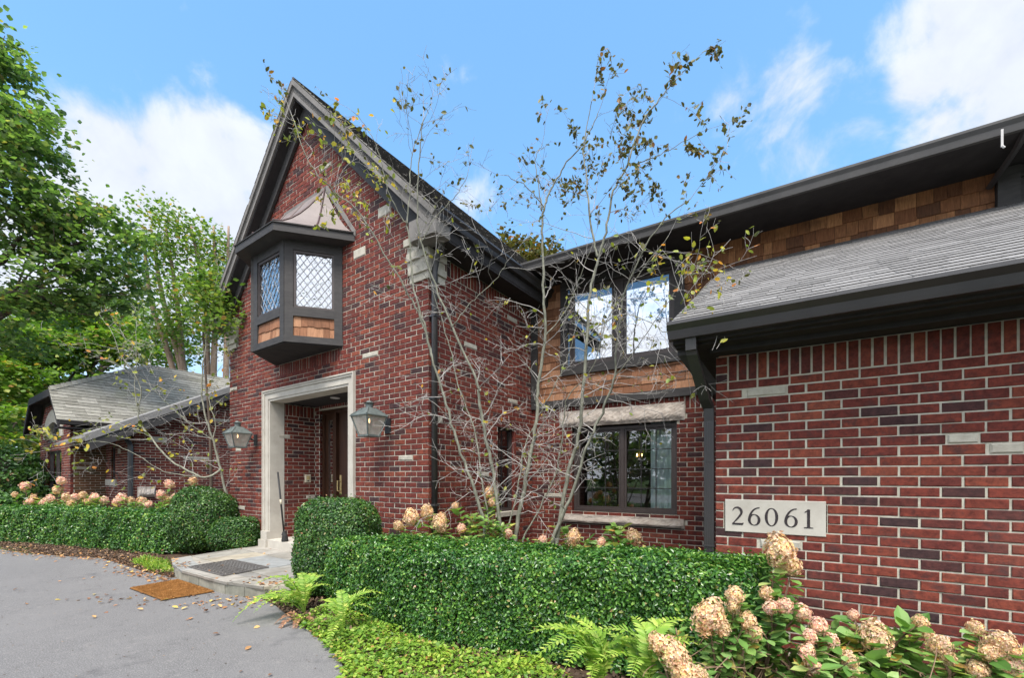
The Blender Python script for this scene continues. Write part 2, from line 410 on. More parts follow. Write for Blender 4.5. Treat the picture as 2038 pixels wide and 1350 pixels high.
MT['petal'] = m_leaf('hydrangea_petal', [(0,(.36,.22,.14)),(.25,(.56,.38,.25)),(.5,(.63,.49,.32)),(.72,(.54,.53,.24)),(.88,(.68,.44,.38)),(1,(.78,.68,.54))], .6, .2, .3, (1,.95,.8))
MT['petal_pink'] = m_leaf('pink_hydrangea_petal', [(0,(.52,.24,.24)),(.3,(.66,.40,.36)),(.6,(.70,.52,.42)),(.85,(.55,.54,.28)),(1,(.80,.68,.60))], .6, .2, .3, (1,.95,.8))
MT['stem'] = m_noise('hydrangea_stem', (.14,.08,.05), (.25,.17,.11), 20, .85, .2)
MT['fern'] = m_leaf('fern_leaf', [(0,(.12,.25,.035)),(.5,(.22,.38,.06)),(.85,(.33,.46,.11)),(1,(.44,.48,.15))], .5, .3, .4)
MT['fern_dry'] = m_leaf('withered_fern', [(0,(.10,.055,.035)),(.5,(.19,.11,.075)),(1,(.30,.20,.12))], .8, .2, .2, (1,.9,.8))
MT['ivy'] = m_leaf('ground_cover_leaf', [(0,(.07,.16,.020)),(.4,(.15,.29,.035)),(.8,(.25,.40,.060)),(.95,(.36,.45,.10)),(1,(.34,.15,.07))], .45, .35, .4)
MT['litter'] = m_leaf('fallen_leaf', [(0,(.12,.06,.035)),(.4,(.22,.12,.07)),(.7,(.34,.20,.09)),(.9,(.48,.34,.16)),(1,(.5,.40,.10))], .8, .2, .15, (1,.9,.7))
MT['chip'] = m_island('bark_chip', [(0,(.045,.028,.018)),(.5,(.10,.065,.045)),(.85,(.17,.11,.075)),(1,(.36,.24,.14))], 20, .2, .95, 0)
MT['maple'] = m_leaf('maple_leaf', [(0,(.055,.098,.040)),(.4,(.088,.150,.062)),(.8,(.135,.205,.092)),(.94,(.20,.26,.125)),(1,(.24,.17,.09))], .42, .4, .55, (1.2,1.5,.5))
MT['lime_leaf'] = m_leaf('bright_tree_leaf', [(0,(.05,.11,.02)),(.4,(.09,.18,.03)),(.8,(.15,.26,.05)),(.95,(.26,.30,.08)),(1,(.30,.17,.06))], .5, .3, .45, (1.2,1.4,.5))
MT['airy_leaf'] = m_leaf('airy_tree_leaf', [(0,(.06,.12,.035)),(.4,(.10,.18,.05)),(.8,(.15,.23,.07)),(.93,(.24,.26,.09)),(1,(.30,.17,.07))], .5, .3, .45, (1.2,1.4,.5))
MT['autumn'] = m_leaf('autumn_leaf', [(0,(.055,.055,.020)),(.25,(.10,.13,.03)),(.5,(.20,.27,.05)),(.75,(.36,.38,.06)),(.9,(.48,.32,.05)),(1,(.5,.19,.06))], .5, .3, .4, (1.1,1.1,.5))
MT['olive_leaf'] = m_leaf('browning_leaf', [(0,(.045,.045,.020)),(.5,(.085,.095,.030)),(.85,(.12,.13,.04)),(1,(.22,.10,.035))], .5, .3, .3, (1.1,1.1,.5))
# ------------------------------------------------------------------ the house: frames of its wall planes
dG = (.827, -.562); dS = (.562, .827); dR = (.8546, -.519); nG = (-.562, -.827); nR = (-.519, -.8546)
GC = (-1.019, 5.184)                                 # the near corner of the gabled wing
FG = Frame(GC, (-.827, .562), nG)                    # gable front, a runs to the left
FS = Frame(GC, dS, dG)                               # its right flank, a runs away
CB = (.342, 7.187)
FB = Frame(CB, dR, nR)                               # wall with the windows, a runs right
RP = (1.626, 3.405)
FR = Frame(RP, dR, nR)                               # near wall with the number
FRL = Frame(RP, (.519, .8546), (-.8546, .519))       # its left return
H = .0677                                            # brick course
def snap(z): return round(z / H) * H
def subtract(iv, cut):
    out = []
    for (a, b) in iv:
        if cut[1] <= a or cut[0] >= b: out.append((a, b)); continue
        if cut[0] > a: out.append((a, cut[0]))
        if cut[1] < b: out.append((cut[1], b))
    return out
def brick_wall(fr, a0, a1, z0, z1, parent, holes=(), top=None, soldiers=(), stones=(), mat='brick', bl=.2032, jt=.0125, phase=0.0, ac=.0, name='brick_wall'):
    """real bricks in running bond on a mortar sheet; stones = (a, z, width, courses)"""
    B = MB(); Mo = MB(); st = []
    k0 = int(round(z0 / H)); k1 = int(round(z1 / H))
    sb = []
    for (a, z, w, nc) in stones:
        kk = int(round((z - nc*H/2) / H)); sb.append((a - w/2, a + w/2, kk, kk + nc))
    k = k0
    sold = {int(round(zb / H)): (zt, s0, s1) for (zb, zt, s0, s1) in soldiers}
    for k in range(k0, k1):
        zc = (k + .5) * H; iv = [(a0, a1)]
        if top is not None:
            lo, hi = top(zc); 
            if hi - lo < .03: continue
            iv = [(max(a0, lo), min(a1, hi))]
        for (h0, h1, hz0, hz1) in holes:
            if hz0 < zc < hz1: iv = subtract(iv, (h0, h1))
        for (m0, m1) in iv: Mo.fquad(fr, .0075 if (m0 == a0 and a0 == .064) else m0, m1, -.0065, k*H, (k+1)*H)
        for (s0, s1, q0, q1) in sb:
            if q0 <= k < q1: iv = subtract(iv, (s0, s1))
        for kk, (zt, s0, s1) in sold.items():
            if kk*H <= zc < zt: iv = subtract(iv, (s0, s1))
        off = (k % 2) * bl / 2 + phase + ac
        for (i0, i1) in iv:
            j = math.floor((i0 - off) / bl)
            while off + j*bl < i1:
                b0 = max(off + j*bl, i0); b1 = min(off + (j+1)*bl, i1)
                e0 = jt/2 if b0 > i0 + 1e-6 else (0 if i0 == a0 else jt/2); e1 = jt/2 if b1 < i1 - 1e-6 else (0 if i1 == a1 else jt/2)
                if b1 - b0 - e0 - e1 > .022: B.brick(fr, b0+e0, b1-e1, 0, .06, k*H + .005, (k+1)*H - .005)
                j += 1
    for (zb, zt, s0, s1) in soldiers:
        n = int((s1 - s0) / H)
        for i in range(n + 1):
            b0 = s0 + i*H; b1 = min(b0 + H, s1)
            if b1 - b0 > .03: B.brick(fr, b0+jt/2, b1-jt/2, 0, .06, zb+jt/2, zt-jt/2)
    w = obj(name, B, MT[mat], parent)
    obj('mortar', Mo, MT['mortar'], w)
    for (s0, s1, q0, q1) in sb:
        m = MB(); m.brick(fr, s0+.004, s1-.004, .004, .06, q0*H+.005, q1*H-.005, .006)
        obj('accent_stone', m, MT['limeblock'], w)
    return w
def accents(fr, pts):
    """limestone accents: photo position, width in metres, courses high"""
    return [(*fr.px(u, v), w, n) for (u, v, w, n) in pts]
def rock_block(fr, a0, a1, z0, z1, o0, o1, seed, na=60, nz=10, amp=.022, flat=.25):
    """a split-faced stone: rough front that bulges, flat bed faces"""
    rg = np.random.default_rng(seed); m = MB(); V = []; F = []
    ph = rg.uniform(0, 6, 12); 
    def hgt(a, t):
        x = a * 9; s = 0
        for q in range(6): s += math.sin(x*(1+q*.83)*1.3 + ph[q] + 4*t*math.sin(ph[q+6])) / (1+q*.55)
        edge = min(1, min(t, 1-t)*5)
        ridge = math.sin((t*5.5 + .5*math.sin(a*6+ph[1]) + .3*math.sin(a*17+ph[2])))
        return edge*(amp*(.5*s*.5 + .8*ridge) + amp*.9) 
    for i in range(na+1):
        a = a0 + (a1-a0)*i/na; ee = min(1, min(i, na-i)/2)
        for j in range(nz+1):
            t = j/nz
            V.append(fr.P(a, o1 + hgt(a, t)*ee + (rg.uniform(-1,1)*amp*.22 if 0<j<nz and 0<i<na else 0), z0 + (z1-z0)*t))
    for i in range(na):
        for j in range(nz): F.append([i*(nz+1)+j, (i+1)*(nz+1)+j, (i+1)*(nz+1)+j+1, i*(nz+1)+j+1])
    m.add(V, np.array(F))
    P = fr.P
    m.add([P(a0,o0,z0),P(a1,o0,z0),P(a1,o1,z0),P(a0,o1,z0)], np.array([[0,1,2,3]])); m.add([P(a0,o0,z1),P(a1,o0,z1),P(a1,o1,z1),P(a0,o1,z1)], np.array([[0,1,2,3]]))
    for a in (a0, a1): m.add([P(a,o0,z0),P(a,o1,z0),P(a,o1,z1),P(a,o0,z1)], np.array([[0,1,2,3]]))
    return m
def shingles(Pf, s0, s1, expo, wmin, wmax, lo, hi, thick, jag=.0, gap=.003, rg=None, lift=.002):
    """overlapping tabs on a surface Pf(a, s, out): s runs up the slope, lo(s)/hi(s) bound a"""
    rg = rg or RNG; m = MB(); n = int((s1 - s0) / expo + .999)
    for k in range(n):
        sb = s0 + k*expo; stp = min(sb + expo*1.25, s1 + .02); sm = min(sb + expo*.5, s1)
        A = lo(sm); B = hi(sm); a = A - rg.uniform(0, wmax)
        while a < B:
            w = rg.uniform(wmin, wmax); x0 = max(a, A); x1 = min(a + w, B); a += w
            if x1 - x0 < .015: continue
            j = rg.uniform(-jag, jag); t = thick * rg.uniform(.8, 1.25)
            g = gap if x1 < B else 0
            m.hexa([Pf(x0,sb+j,lift),Pf(x1-g,sb+j,lift),Pf(x1-g,stp,lift*.5),Pf(x0,stp,lift*.5),
                    Pf(x0,sb+j,lift+t),Pf(x1-g,sb+j,lift+t),Pf(x1-g,stp,lift+t*.1),Pf(x0,stp,lift+t*.1)])
    return m
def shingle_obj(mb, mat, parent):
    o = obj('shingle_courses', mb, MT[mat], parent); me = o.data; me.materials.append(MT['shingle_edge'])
    mi = np.zeros(len(me.polygons), np.int32); mi[2::6] = 1; me.polygons.foreach_set('material_index', mi); return o  # butt faces take the dark shadow-line colour
def gutter(fr, a0, a1, o0, z1, h=.11, w=.12):
    """an ogee eaves gutter"""
    prof = [(0, -h), (w*.55, -h), (w*.62, -h*.8), (w*.70, -h*.5), (w*.92, -h*.28), (w, -h*.2), (w, -.0), (w-.012, 0), (w-.012, -.02), (.012, -.02), (0, 0)]
    m = MB(); n = len(prof)
    V = [fr.P(a, o0+o, z1+z) for a in (a0, a1) for (o, z) in prof]
    m.add(V, [(i, (i+1) % n, n+(i+1) % n, n+i) for i in range(n)] + [tuple(range(n)), tuple(range(2*n-1, n-1, -1))])
    return m
def window(fr, a0, a1, z0, z1, parent, rec=.07, fw=.05, lights=2, cols=2, rows=4, glass='glass', frame='bronze', mid=.05, mt=.007, name='window', sash=.035):
    """frame, sashes, panes and glazing bars set back in an opening"""
    m = MB(); o = -rec
    m.fbox(fr, a0, a1, o-.05, o+.02, z1-fw, z1); m.fbox(fr, a0, a1, o-.05, o+.021, z0, z0+fw)
    m.fbox(fr, a0, a0+fw, o-.05, o+.018, z0+fw, z1-fw); m.fbox(fr, a1-fw, a1, o-.05, o+.018, z0+fw, z1-fw)
    w = obj(name, m, MT[frame], parent)
    span = (a1 - a0 - 2*fw - mid*(lights-1)) / lights
    sm = MB(); gl = []; mu = MB()
    for i in range(lights):
        b0 = a0 + fw + i*(span+mid); b1 = b0 + span
        if i: sm.fbox(fr, b0-mid, b0, o-.05, o+.016, z0+fw, z1-fw)
        for (x0,x1,y0,y1) in ((b0,b1,z1-fw-sash,z1-fw),(b0,b1,z0+fw,z0+fw+sash),(b0,b0+sash,z0+fw+sash,z1-fw-sash),(b1-sash,b1,z0+fw+sash,z1-fw-sash)):
            sm.fbox(fr, x0+.001, x1-.001, o-.035, o, y0+.001, y1-.001)
        gl.append((b0+sash, b1-sash, z0+fw+sash, z1-fw-sash))
    obj('sash', sm, MT[frame], w)
    for (b0, b1, y0, y1) in gl:
        p = MB(); p.fquad(fr, b0, b1, o-.02, y0, y1); obj('pane', p, MT[glass], w)
        for c in range(1, cols): x = b0 + (b1-b0)*c/cols; mu.fbox(fr, x-mt, x+mt, o-.026, o-.012, y0, y1)
        for r in range(1, rows): z = y0 + (y1-y0)*r/rows; mu.fbox(fr, b0, b1, o-.024, o-.014, z-mt, z+mt)
    if cols*rows > 1: obj('muntin_grid', mu, MT['muntin'], w)
    return w
HOUSE = thing('brick_house', 'red brick house with steep front gable, cedar shingles and dark trim around the front door', 'house', (-1.0, 6.0, 0))

# ---- near wall with the house number
FRz = FR.z(1600, 738)            # unused guide
zs0 = snap(FR.z(1445, 767)); zs1 = zs0 + .2032
pq = [FR.px(u, v) for (u, v) in ((1443, 993), (1644, 998.5), (1644, 1071), (1444, 1058.5))]
PQ = (pq[0][0], pq[1][0], (pq[2][1]+pq[3][1])/2, (pq[0][1]+pq[1][1])/2)
brick_wall(FR, 0, 3.1, 0, zs1, HOUSE, holes=[(PQ[0]-.006, PQ[1]+.006, PQ[2], PQ[3])], soldiers=[(zs0, zs1, .085, 3.1)],
           stones=accents(FR, [(1525, 786, .262, 1), (1917, 884, .145, 1), (2003, 887, .145, 1), (1553, 1092, .262, 1)]), ac=.085)
brick_wall(FRL, .064, 2.5, 0, zs1, HOUSE)
# its deep eaves
o_e = .42; a_l = -.27; z_e = 2.46; zt = FB.z(1440, 540)
run = 2.566 + o_e; rise = zt - z_e; sl = math.hypot(run, rise); cr, sr = run/sl, rise/sl
def P_rr(a, s, t): 
    return FR.P(a, o_e + .05 - s*cr + t*sr, z_e + s*sr + t*cr)
sk = (FB.a(1440) - 3.06 - a_l) / sl
sm_ = MB()
sm_.hexa([P_rr(a_l,0,-.05),P_rr(3.3,0,-.05),P_rr(3.3,sl+.05,-.05),P_rr(a_l+sk*sl,sl+.05,-.05),P_rr(a_l,0,-.004),P_rr(3.3,0,-.004),P_rr(3.3,sl+.05,-.004),P_rr(a_l+sk*sl,sl+.05,-.004)])
roof1 = obj('roof', sm_, MT['roof_deck'], HOUSE)
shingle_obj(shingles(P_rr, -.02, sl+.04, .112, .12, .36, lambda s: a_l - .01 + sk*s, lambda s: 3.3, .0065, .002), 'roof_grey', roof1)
m = MB(); m.fbox(FR, a_l+.02, 3.3, .36, .415, 2.335, 2.455); m.fbox(FR, a_l+.03, 3.3, .235, .36, 2.32, 2.36); m.fbox(FR, -.02, 3.3, .10, .235, 2.285, 2.33); m.fbox(FR, -.03, 3.3, .0045, .10, zs1+.004, 2.31)
m.fbox(FR, a_l+.02, .0, -2.4, .36, 2.335, 2.36)
obj('soffit', m, MT['dark'], HOUSE)
obj('gutter', gutter(FR, a_l, 3.3, .416, 2.47, .115, .12), MT['gutter'], HOUSE)
# rain pipe and elbow at the corner
m = MB(); p0 = FR.P(-.10, .40, 2.36)
pts = [FR.P(-.12,.43,2.36), FR.P(-.12,.42,2.27), FR.P(-.075,.10,1.98), FR.P(-.052,-.02,1.90), FR.P(-.052,-.03,1.80), FR.P(-.052,-.03,.25)]
for i in range(len(pts)-1):
    a, b = np.array(pts[i]), np.array(pts[i+1]); w = .036; d = np.array([*FR.d, 0])*w; nrm = np.array([*FR.n, 0])*.028
    if i in (1, 2): nrm = nrm*.5 + np.array([0,0,.028])
    m.hexa([a-d-nrm, a+d-nrm, a+d+nrm, a-d+nrm, b-d-nrm, b+d-nrm, b+d+nrm, b-d+nrm])
for i in range(5):
    x = -.052 - .028 + i*.014; m.fbox(FR, x-.003, x+.003, -.003, .0025, .26, 1.79)
dsp = obj('downspout', m, MT['gutter'], HOUSE)
for z in (1.475, .79): m = MB(); m.fbox(FR, -.095, -.01, -.064, .006, z, z+.012); obj('pipe_band', m, MT['gutter'], dsp)
m = MB()
for (p, q, w) in (((-.20, .30, 2.33), (-.03, -.02, 2.06), .035),):
    a, b = np.array(FR.P(*p)), np.array(FR.P(*q)); d = np.array([*FR.d, 0])*w; u_ = np.array([0, 0, .05])
    m.hexa([a-d-u_, a+d-u_, a+d+u_, a-d+u_, b-d-u_, b+d-u_, b+d+u_, b-d+u_])
obj('eave_bracket', m, MT['trim'], HOUSE)
# house number stone
plq = thing('number_plaque', 'pale limestone plaque with the dark house number 26061 set in the brick', 'house number', FR.P((PQ[0]+PQ[1])/2, 0, PQ[2]))
m = MB(); m.brick(FR, PQ[0], PQ[1], .006, .06, PQ[2]+.003, PQ[3]-.003, .004, 0); obj('stone', m, MT['lime'], plq)
def ribbon(fr, pts, wid, o0, o1):
    """an engraved stroke of changing width"""
    pts = np.array(pts, float); wid = np.array(wid, float); d = np.gradient(pts, axis=0); d /= np.linalg.norm(d, axis=1, keepdims=True)+1e-9
    nn = np.stack([-d[:,1], d[:,0]], 1); L = pts + nn*wid[:,None]/2; Rr = pts - nn*wid[:,None]/2; mb = MB()
    for i in range(len(pts)-1):
        q = [L[i], L[i+1], Rr[i+1], Rr[i]]
        mb.hexa([fr.P(x, o0, z) for x, z in q] + [fr.P(x, o1, z) for x, z in q])
    return mb
def cat(ts): 
    o = MB()
    for t in ts:
        V, Fs = t.data(); n = o.n; o.V.append(V); o.n += len(V)
        for F in Fs: o.F.setdefault(F.shape[1], []).append(F + n)
    return o
PW = PQ[1]-PQ[0]; PH = PQ[3]-PQ[2]
def glyph(ch, x, z, h):
    T = np.linspace(0, 1, 30); w = h*.62; X = lambda p: [(x + q[0]*w, z + q[1]*h) for q in p]
    arc = lambda cx, cy, rx, ry, a0, a1, n=30: [(cx + rx*math.cos(R_(a0+(a1-a0)*t)), cy + ry*math.sin(R_(a0+(a1-a0)*t))) for t in np.linspace(0, 1, n)]
    o0, o1 = .004, .0085; S = h*.135; s = h*.035
    if ch == '0':
        p = arc(.5, .5, .40, .475, 0, 360, 49); return ribbon(FR, X(p), [s + (S-s)*abs(math.cos(2*math.pi*t))**1.5 for t in np.linspace(0,1,49)], o0, o1)
    if ch == '6':
        p = arc(.5, .31, .38, .295, 175, 535, 45); a = ribbon(FR, X(p), [s + (S-s)*(abs(math.cos(2*math.pi*t)))**1.5 for t in np.linspace(0,1,45)], o0, o1)
        q = [(.12+.02*0, .33)] + [(.12 + .80*(t**1.7), .33 + .66*(math.sin(t*math.pi/2))) for t in np.linspace(.03, 1, 26)]
        b = ribbon(FR, X(q), [S*(1-.68*t) for t in np.linspace(0, 1, len(q))], o0+.0005, o1+.0005); return cat([a, b])
    if ch == '2':
        p = arc(.42, .71, .36, .265, 165, -20, 26) + [(.70-.62*t, .56-.50*t**.9) for t in np.linspace(.08, 1, 14)]
        a = ribbon(FR, X(p), list(np.linspace(s, S*1.02, 20)) + list(np.linspace(S, s*1.3, len(p)-20)), o0, o1)
        b = ribbon(FR, X([(.04, .045), (.5, .045), (.86, .045), (.93, .12)]), [S*.72, S*.75, S*.8, S*.3], o0+.0005, o1+.0005); return cat([a, b])
    if ch == '1':
        a = ribbon(FR, X([(.5, .02), (.5, .5), (.5, .98)]), [S, S*.95, S], o0, o1); b = ribbon(FR, X([(.22, .82), (.36, .88), (.52, .97)]), [s, S*.4, S*.55], o0+.0005, o1+.0005)
        c = ribbon(FR, X([(.18, .018), (.5, .03), (.82, .018)]), [s, s*1.6, s], o0+.001, o1+.001); return cat([a, b, c])
hh = PH*.53; zb = PQ[2] + PH*.235
gl = [glyph(ch, PQ[0] + PW*fx, zb, hh) for ch, fx in zip('26061', (.075, .245, .42, .61, .775))]
for g_ in gl: obj('numeral', g_, MT['numeral'], plq)

# ---- window wall
zb0, zb1 = FB.z(1340, 791), FB.z(1340, 774.8)
zso = snap(zb0) ; aw0, aw1 = FB.a(1138), FB.a(1347)
wz0, wz1 = FB.z(1345, 1025), FB.z(1345, 842)
li = (FB.a(1114), FB.a(1363), FB.z(1363, 836), FB.z(1363, 799.5)); si = (FB.a(1120), FB.a(1362), FB.z(1362, 1052.6), FB.z(1362, 1034))
brick_wall(FB, 0, 4.4, 0, zso, HOUSE, holes=[(aw0, aw1, wz0-.02, wz1+.06), (li[0], li[1], li[2], li[3]), (si[0], si[1], si[2], si[3])],
           soldiers=[(zso-.2032, zso, 0, li[0]), (zso-.2032, zso, li[1], 4.4), (li[3]+.004, zso, li[0], li[1])], stones=accents(FB, [(1100, 985, .3, 1)]))
obj('lintel', rock_block(FB, li[0], li[1], li[2], li[3], -.06, .012, 5, 70, 12, .016), MT['rock'], HOUSE, 'rough split-faced stone lintel')
obj('sill', rock_block(FB, si[0], si[1], si[2], si[3], -.08, .04, 9, 70, 8, .012), MT['rock'], HOUSE, 'rough split-faced stone sill')
for (a, s) in ((aw0, 1), (aw1, -1)):
    z = wz0; m = MB()
    for k in range(int(wz0/H), int(wz1/H)+1):
        if k*H > wz0-.02 and (k+1)*H < wz1+.05: m.hexa([FB.P(a-.001*s,-.004,k*H+.005),FB.P(a-.001*s,-.105,k*H+.005),FB.P(a-.001*s,-.105,(k+1)*H-.005),FB.P(a-.001*s,-.004,(k+1)*H-.005),FB.P(a-.03*s,-.004,k*H+.005),FB.P(a-.03*s,-.105,k*H+.005),FB.P(a-.03*s,-.105,(k+1)*H-.005),FB.P(a-.03*s,-.004,(k+1)*H-.005)])
    obj('brick_reveal', m, MT['brick'], HOUSE)
window(FB, aw0+.012, aw1-.012, wz0-.005, wz1+.01, HOUSE, rec=.085, fw=.045, lights=2, cols=3, rows=4, glass='glass', mt=.006)
# band board, corner board, shingles, upper window
ug0, ug1 = FB.a(1138), FB.a(1336); uz0, uz1 = FB.z(1336, 696), 4.33
zf = 4.47
wf = .075; u0, u1 = ug0-.05, ug1+.05; uz0 -= .05
m = MB(); m.fbox(FB, 0, 3.02, 0, .045, zb0, zb1); obj('band_board', m, MT['trim'], HOUSE)
m = MB(); m.fbox(FB, .0, .115, .002, .05, zb1+.002, zf); obj('corner_board', m, MT['trim'], HOUSE)
m = MB(); tr = .13
m.fbox(FB, u0-tr, u0, .0, .05, uz0-.13, zf-.004); m.fbox(FB, u1, u1+tr, .0, .05, uz0-.13, zf-.004); m.fbox(FB, u0, u1, .0, .055, uz0-.13, uz0); m.fbox(FB, u0, u1, .0, .048, uz1+.01, zf-.005)
obj('window_casing', m, MT['trim'], HOUSE)
window(FB, u0+.002, u1-.002, uz0+.002, uz1+.01, HOUSE, rec=.02, fw=.045, lights=2, cols=1, rows=1, glass='glass_up', mid=.14, sash=.04)
def P_b(a, s, t): return FB.P(a, .006+t, s)
def iv_shingle(parts, s0, s1, ex, lo, hi, mat, jag=.006):
    o = obj('cedar_shingles', shingles(P_b, s0, s1, ex, .07, .19, lambda s: lo, lambda s: hi, .014, jag, .004), MT[mat], HOUSE); return o
m = MB()
for (x0,x1,y0,y1) in ((.115, u0-tr, zb1, zf), (u1+tr, 7.2, zb1, zf), (u0-tr, u1+tr, zb1, uz0-.13)): m.fquad(FB, x0, x1, .003, y0, y1)
obj('shingle_backing', m, MT['dark'], HOUSE)
iv_shingle(None, zb1, uz0-.13, .115, .115, 3.05, 'cedar'); iv_shingle(None, uz0-.13, zf, .125, .115, u0-tr, 'cedar')
ax = FB.a(1420)
iv_shingle(None, uz0-.13, zf, .15, u1+tr, 6.0, 'cedar_dark', .010)
# dark dormer trim at the far end of the shingle wall
q0 = FB.a(1978)
m = MB(); m.fbox(FB, q0, q0+.16, .02, .09, zt-.1, zf-.01); m.fbox(FB, q0+.16, 7.2, .02, .07, zf-.13, zf-.012)
a, b = FB.P(q0+.02, .10, zf-.10), FB.P(q0+.45, .5, zf-.02)
obj('corner_trim', m, MT['trim'], HOUSE)
window(FB, q0+.165, q0+.9, zt, zf-.135, HOUSE, rec=-.03, fw=.05, lights=1, cols=1, rows=1, glass='glass', frame='trim')
m = MB(); m.tube([FB.P(q0+.0,.66,zf+.0), FB.P(q0+.0,.5,zf-.05), FB.P(q0-.02,.3,zf-.10), FB.P(q0-.05,.06,zf-.16)], .03, 6); obj('eave_brace', m, MT['gutter'], HOUSE)
# main eaves
m = MB(); m.fbox(FB, -.25, 8, 0, .66, zf, zf+.02); obj('soffit', m, MT['dark'], HOUSE)
obj('gutter', gutter(FB, -.30, 8, .655, zf+.115, .12, .07), MT['eave'], HOUSE)
m = MB(); P = lambda a, s, t: FB.P(a, .70 - s*math.cos(R_(20)), zf+.105 + s*math.sin(R_(20)) + t)
m.hexa([P(-.8,0,-.03),P(8,0,-.03),P(8,7.5,-.03),P(-.8,7.5,-.03),P(-.8,0,0),P(8,0,0),P(8,7.5,0),P(-.8,7.5,0)]); obj('roof', m, MT['roof_old'], HOUSE)
m = MB(); a, z = FB.px(1991, 263, .70); m.fbox(FB, a-.010, a+.006, .735, .743, z-.16, z); m.tube([FB.P(a-.003,.745,z-.155), FB.P(a+.012,.745,z-.175)], .009, 6); obj('gutter_strap', m, MT['white'], HOUSE)
# room behind the lower window, and the light in it
m = MB()
for (p) in ([FB.P(.3,-2.6,.2),FB.P(3,-2.6,.2),FB.P(3,-2.6,2.6),FB.P(.3,-2.6,2.6)], [FB.P(.3,-.12,.2),FB.P(.3,-2.6,.2),FB.P(.3,-2.6,2.6),FB.P(.3,-.12,2.6)], [FB.P(3,-.12,.2),FB.P(3,-2.6,.2),FB.P(3,-2.6,2.6),FB.P(3,-.12,2.6)],
            [FB.P(.3,-.12,.2),FB.P(3,-.12,.2),FB.P(3,-2.6,.2),FB.P(.3,-2.6,.2)], [FB.P(.3,-.12,2.6),FB.P(3,-.12,2.6),FB.P(3,-2.6,2.6),FB.P(.3,-2.6,2.6)],
            [FB.P(.3,-2.5,3.0),FB.P(3,-2.5,3.0),FB.P(3,-2.5,4.5),FB.P(.3,-2.5,4.5)], [FB.P(.3,-.1,3.0),FB.P(3,-.1,3.0),FB.P(3,-2.5,3.0),FB.P(.3,-2.5,3.0)]): m.poly(p)
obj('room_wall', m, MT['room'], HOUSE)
def curtain(fr, a0, a1, o, z0, z1, parent, mat, wl=.075, amp=.022):
    n = int((a1-a0)/.012); V = []; F = []
    for i in range(n+1):
        a = a0+(a1-a0)*i/n; w = amp*math.sin(2*math.pi*a/wl + .7*math.sin(a*23))
        V += [fr.P(a, o+w, z0), fr.P(a, o+w*.6, z1)]
    for i in range(n): F.append([2*i, 2*i+2, 2*i+3, 2*i+1])
    mb = MB(); mb.add(V, np.array(F)); return obj('curtain', mb, MT[mat], parent, smooth=True)
ca = FB.a(1287)
curtain(FB, ca, aw1+.05, -.26, wz0-.1, wz1+.1, HOUSE, 'curtain')
ch = thing('chandelier', 'lit chandelier with two warm bulbs seen through the lower window', 'chandelier', FB.P(FB.a(1272), -1.3, 1.75))
px = [FB.P(FB.a(1268,-1.3), -1.3, 1.74), FB.P(FB.a(1277,-1.3), -1.3, 1.74)]
m = MB(); c = (np.array(px[0])+np.array(px[1]))/2
m.tube([c+np.array((0,0,.85)), c-np.array((0,0,.1))], .01, 6)
for p in px: m.tube([c-np.array((0,0,.08)), np.array(p)-np.array((0,0,.1)), np.array(p)-np.array((0,0,.03))], .008, 6)
obj('arm', m, MT['brass'], ch)
for p in px:
    m = MB(); m.sphere(p, (.012, .012, .028), 8, 6); obj('bulb', m, MT['bulb'], ch, smooth=True)

# ---- the gabled wing
TA, ZA, SLP, OV = 2.63, 7.40, 1.017, .22            # apex along the wall, its height, pitch, rake overhang
TL = FG.a(457); EA = -.32; ZE = ZA - SLP*(TA-EA)
def under(z, drop=.30):
    h = (ZA - drop - z)/SLP; return (TA-h, TA+h)
po0, po1 = FG.a(708), FG.a(526); poz = FG.z(617, 760)
pi0, pi1 = FG.a(691), FG.a(550.5); piz = FG.z(691, 772.6)
bay_z0 = FG.z(548, 729)
LZ = .15                                            # height of the stone landing
corb_z0, corb_z1 = FG.z(850, 555), FG.z(850, 466)
gst = accents(FG, [(480,577,.30,1),(465,772,.26,1),(736,706,.32,1),(715,500,.26,2),(807,914,.262,1),(480,1010,.262,1),(474,898,.2,1),(647,333,.3,1),(765,415,.26,2)])
brick_wall(FG, 0, TL, 0, ZA, HOUSE, holes=[(po0+.03, po1-.03, 0, poz-.03), (0, .36, corb_z0, corb_z1), (TL-.36, TL, corb_z0, corb_z1), (1.8, 3.5, 3.4, 4.62)], top=under,
           soldiers=[(bay_z0-.2032, bay_z0, 1.78, 3.48)], stones=gst)
sold_z1 = snap(FS.z(880, 515)); 
sw = (FS.a(991), FS.a(1025), FS.z(1012, 1018), FS.z(1012, 852))
brick_wall(FS, .064, 2.5, 0, sold_z1, HOUSE, holes=[(sw[0], sw[1], sw[2], sw[3]), (.0, .30, corb_z0, corb_z1)], soldiers=[(sold_z1-.2032, sold_z1, .064, 2.5)],
           stones=accents(FS, [(871,840,.18,1),(1021,797,.26,1),(961,948,.24,1),(937,686,.27,1),(1020,634,.27,1)]))
window(FS, sw[0], sw[1], sw[2], sw[3], HOUSE, rec=.08, fw=.03, lights=1, cols=2, rows=5, sash=.02, mt=.006)
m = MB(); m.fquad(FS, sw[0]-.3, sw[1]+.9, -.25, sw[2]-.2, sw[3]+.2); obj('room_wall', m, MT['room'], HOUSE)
m = MB(); m.fbox(FS, sw[0]-.04, sw[0]-.001, -.24, -.062, sw[2], sw[3]); m.fbox(FS, sw[1]+.001, sw[1]+.04, -.24, -.004, sw[2], sw[3]); m.fbox(FS, sw[0], sw[1], -.24, -.004, sw[3]+.001, sw[3]+.04); obj('brick_reveal', m, MT['brick'], HOUSE)
m = MB(); m.fbox(FS, sw[0]-.06, sw[1]+.06, -.06, .05, sw[2]-.07, sw[2]-.004); obj('sill', m, MT['limeblock'], HOUSE)
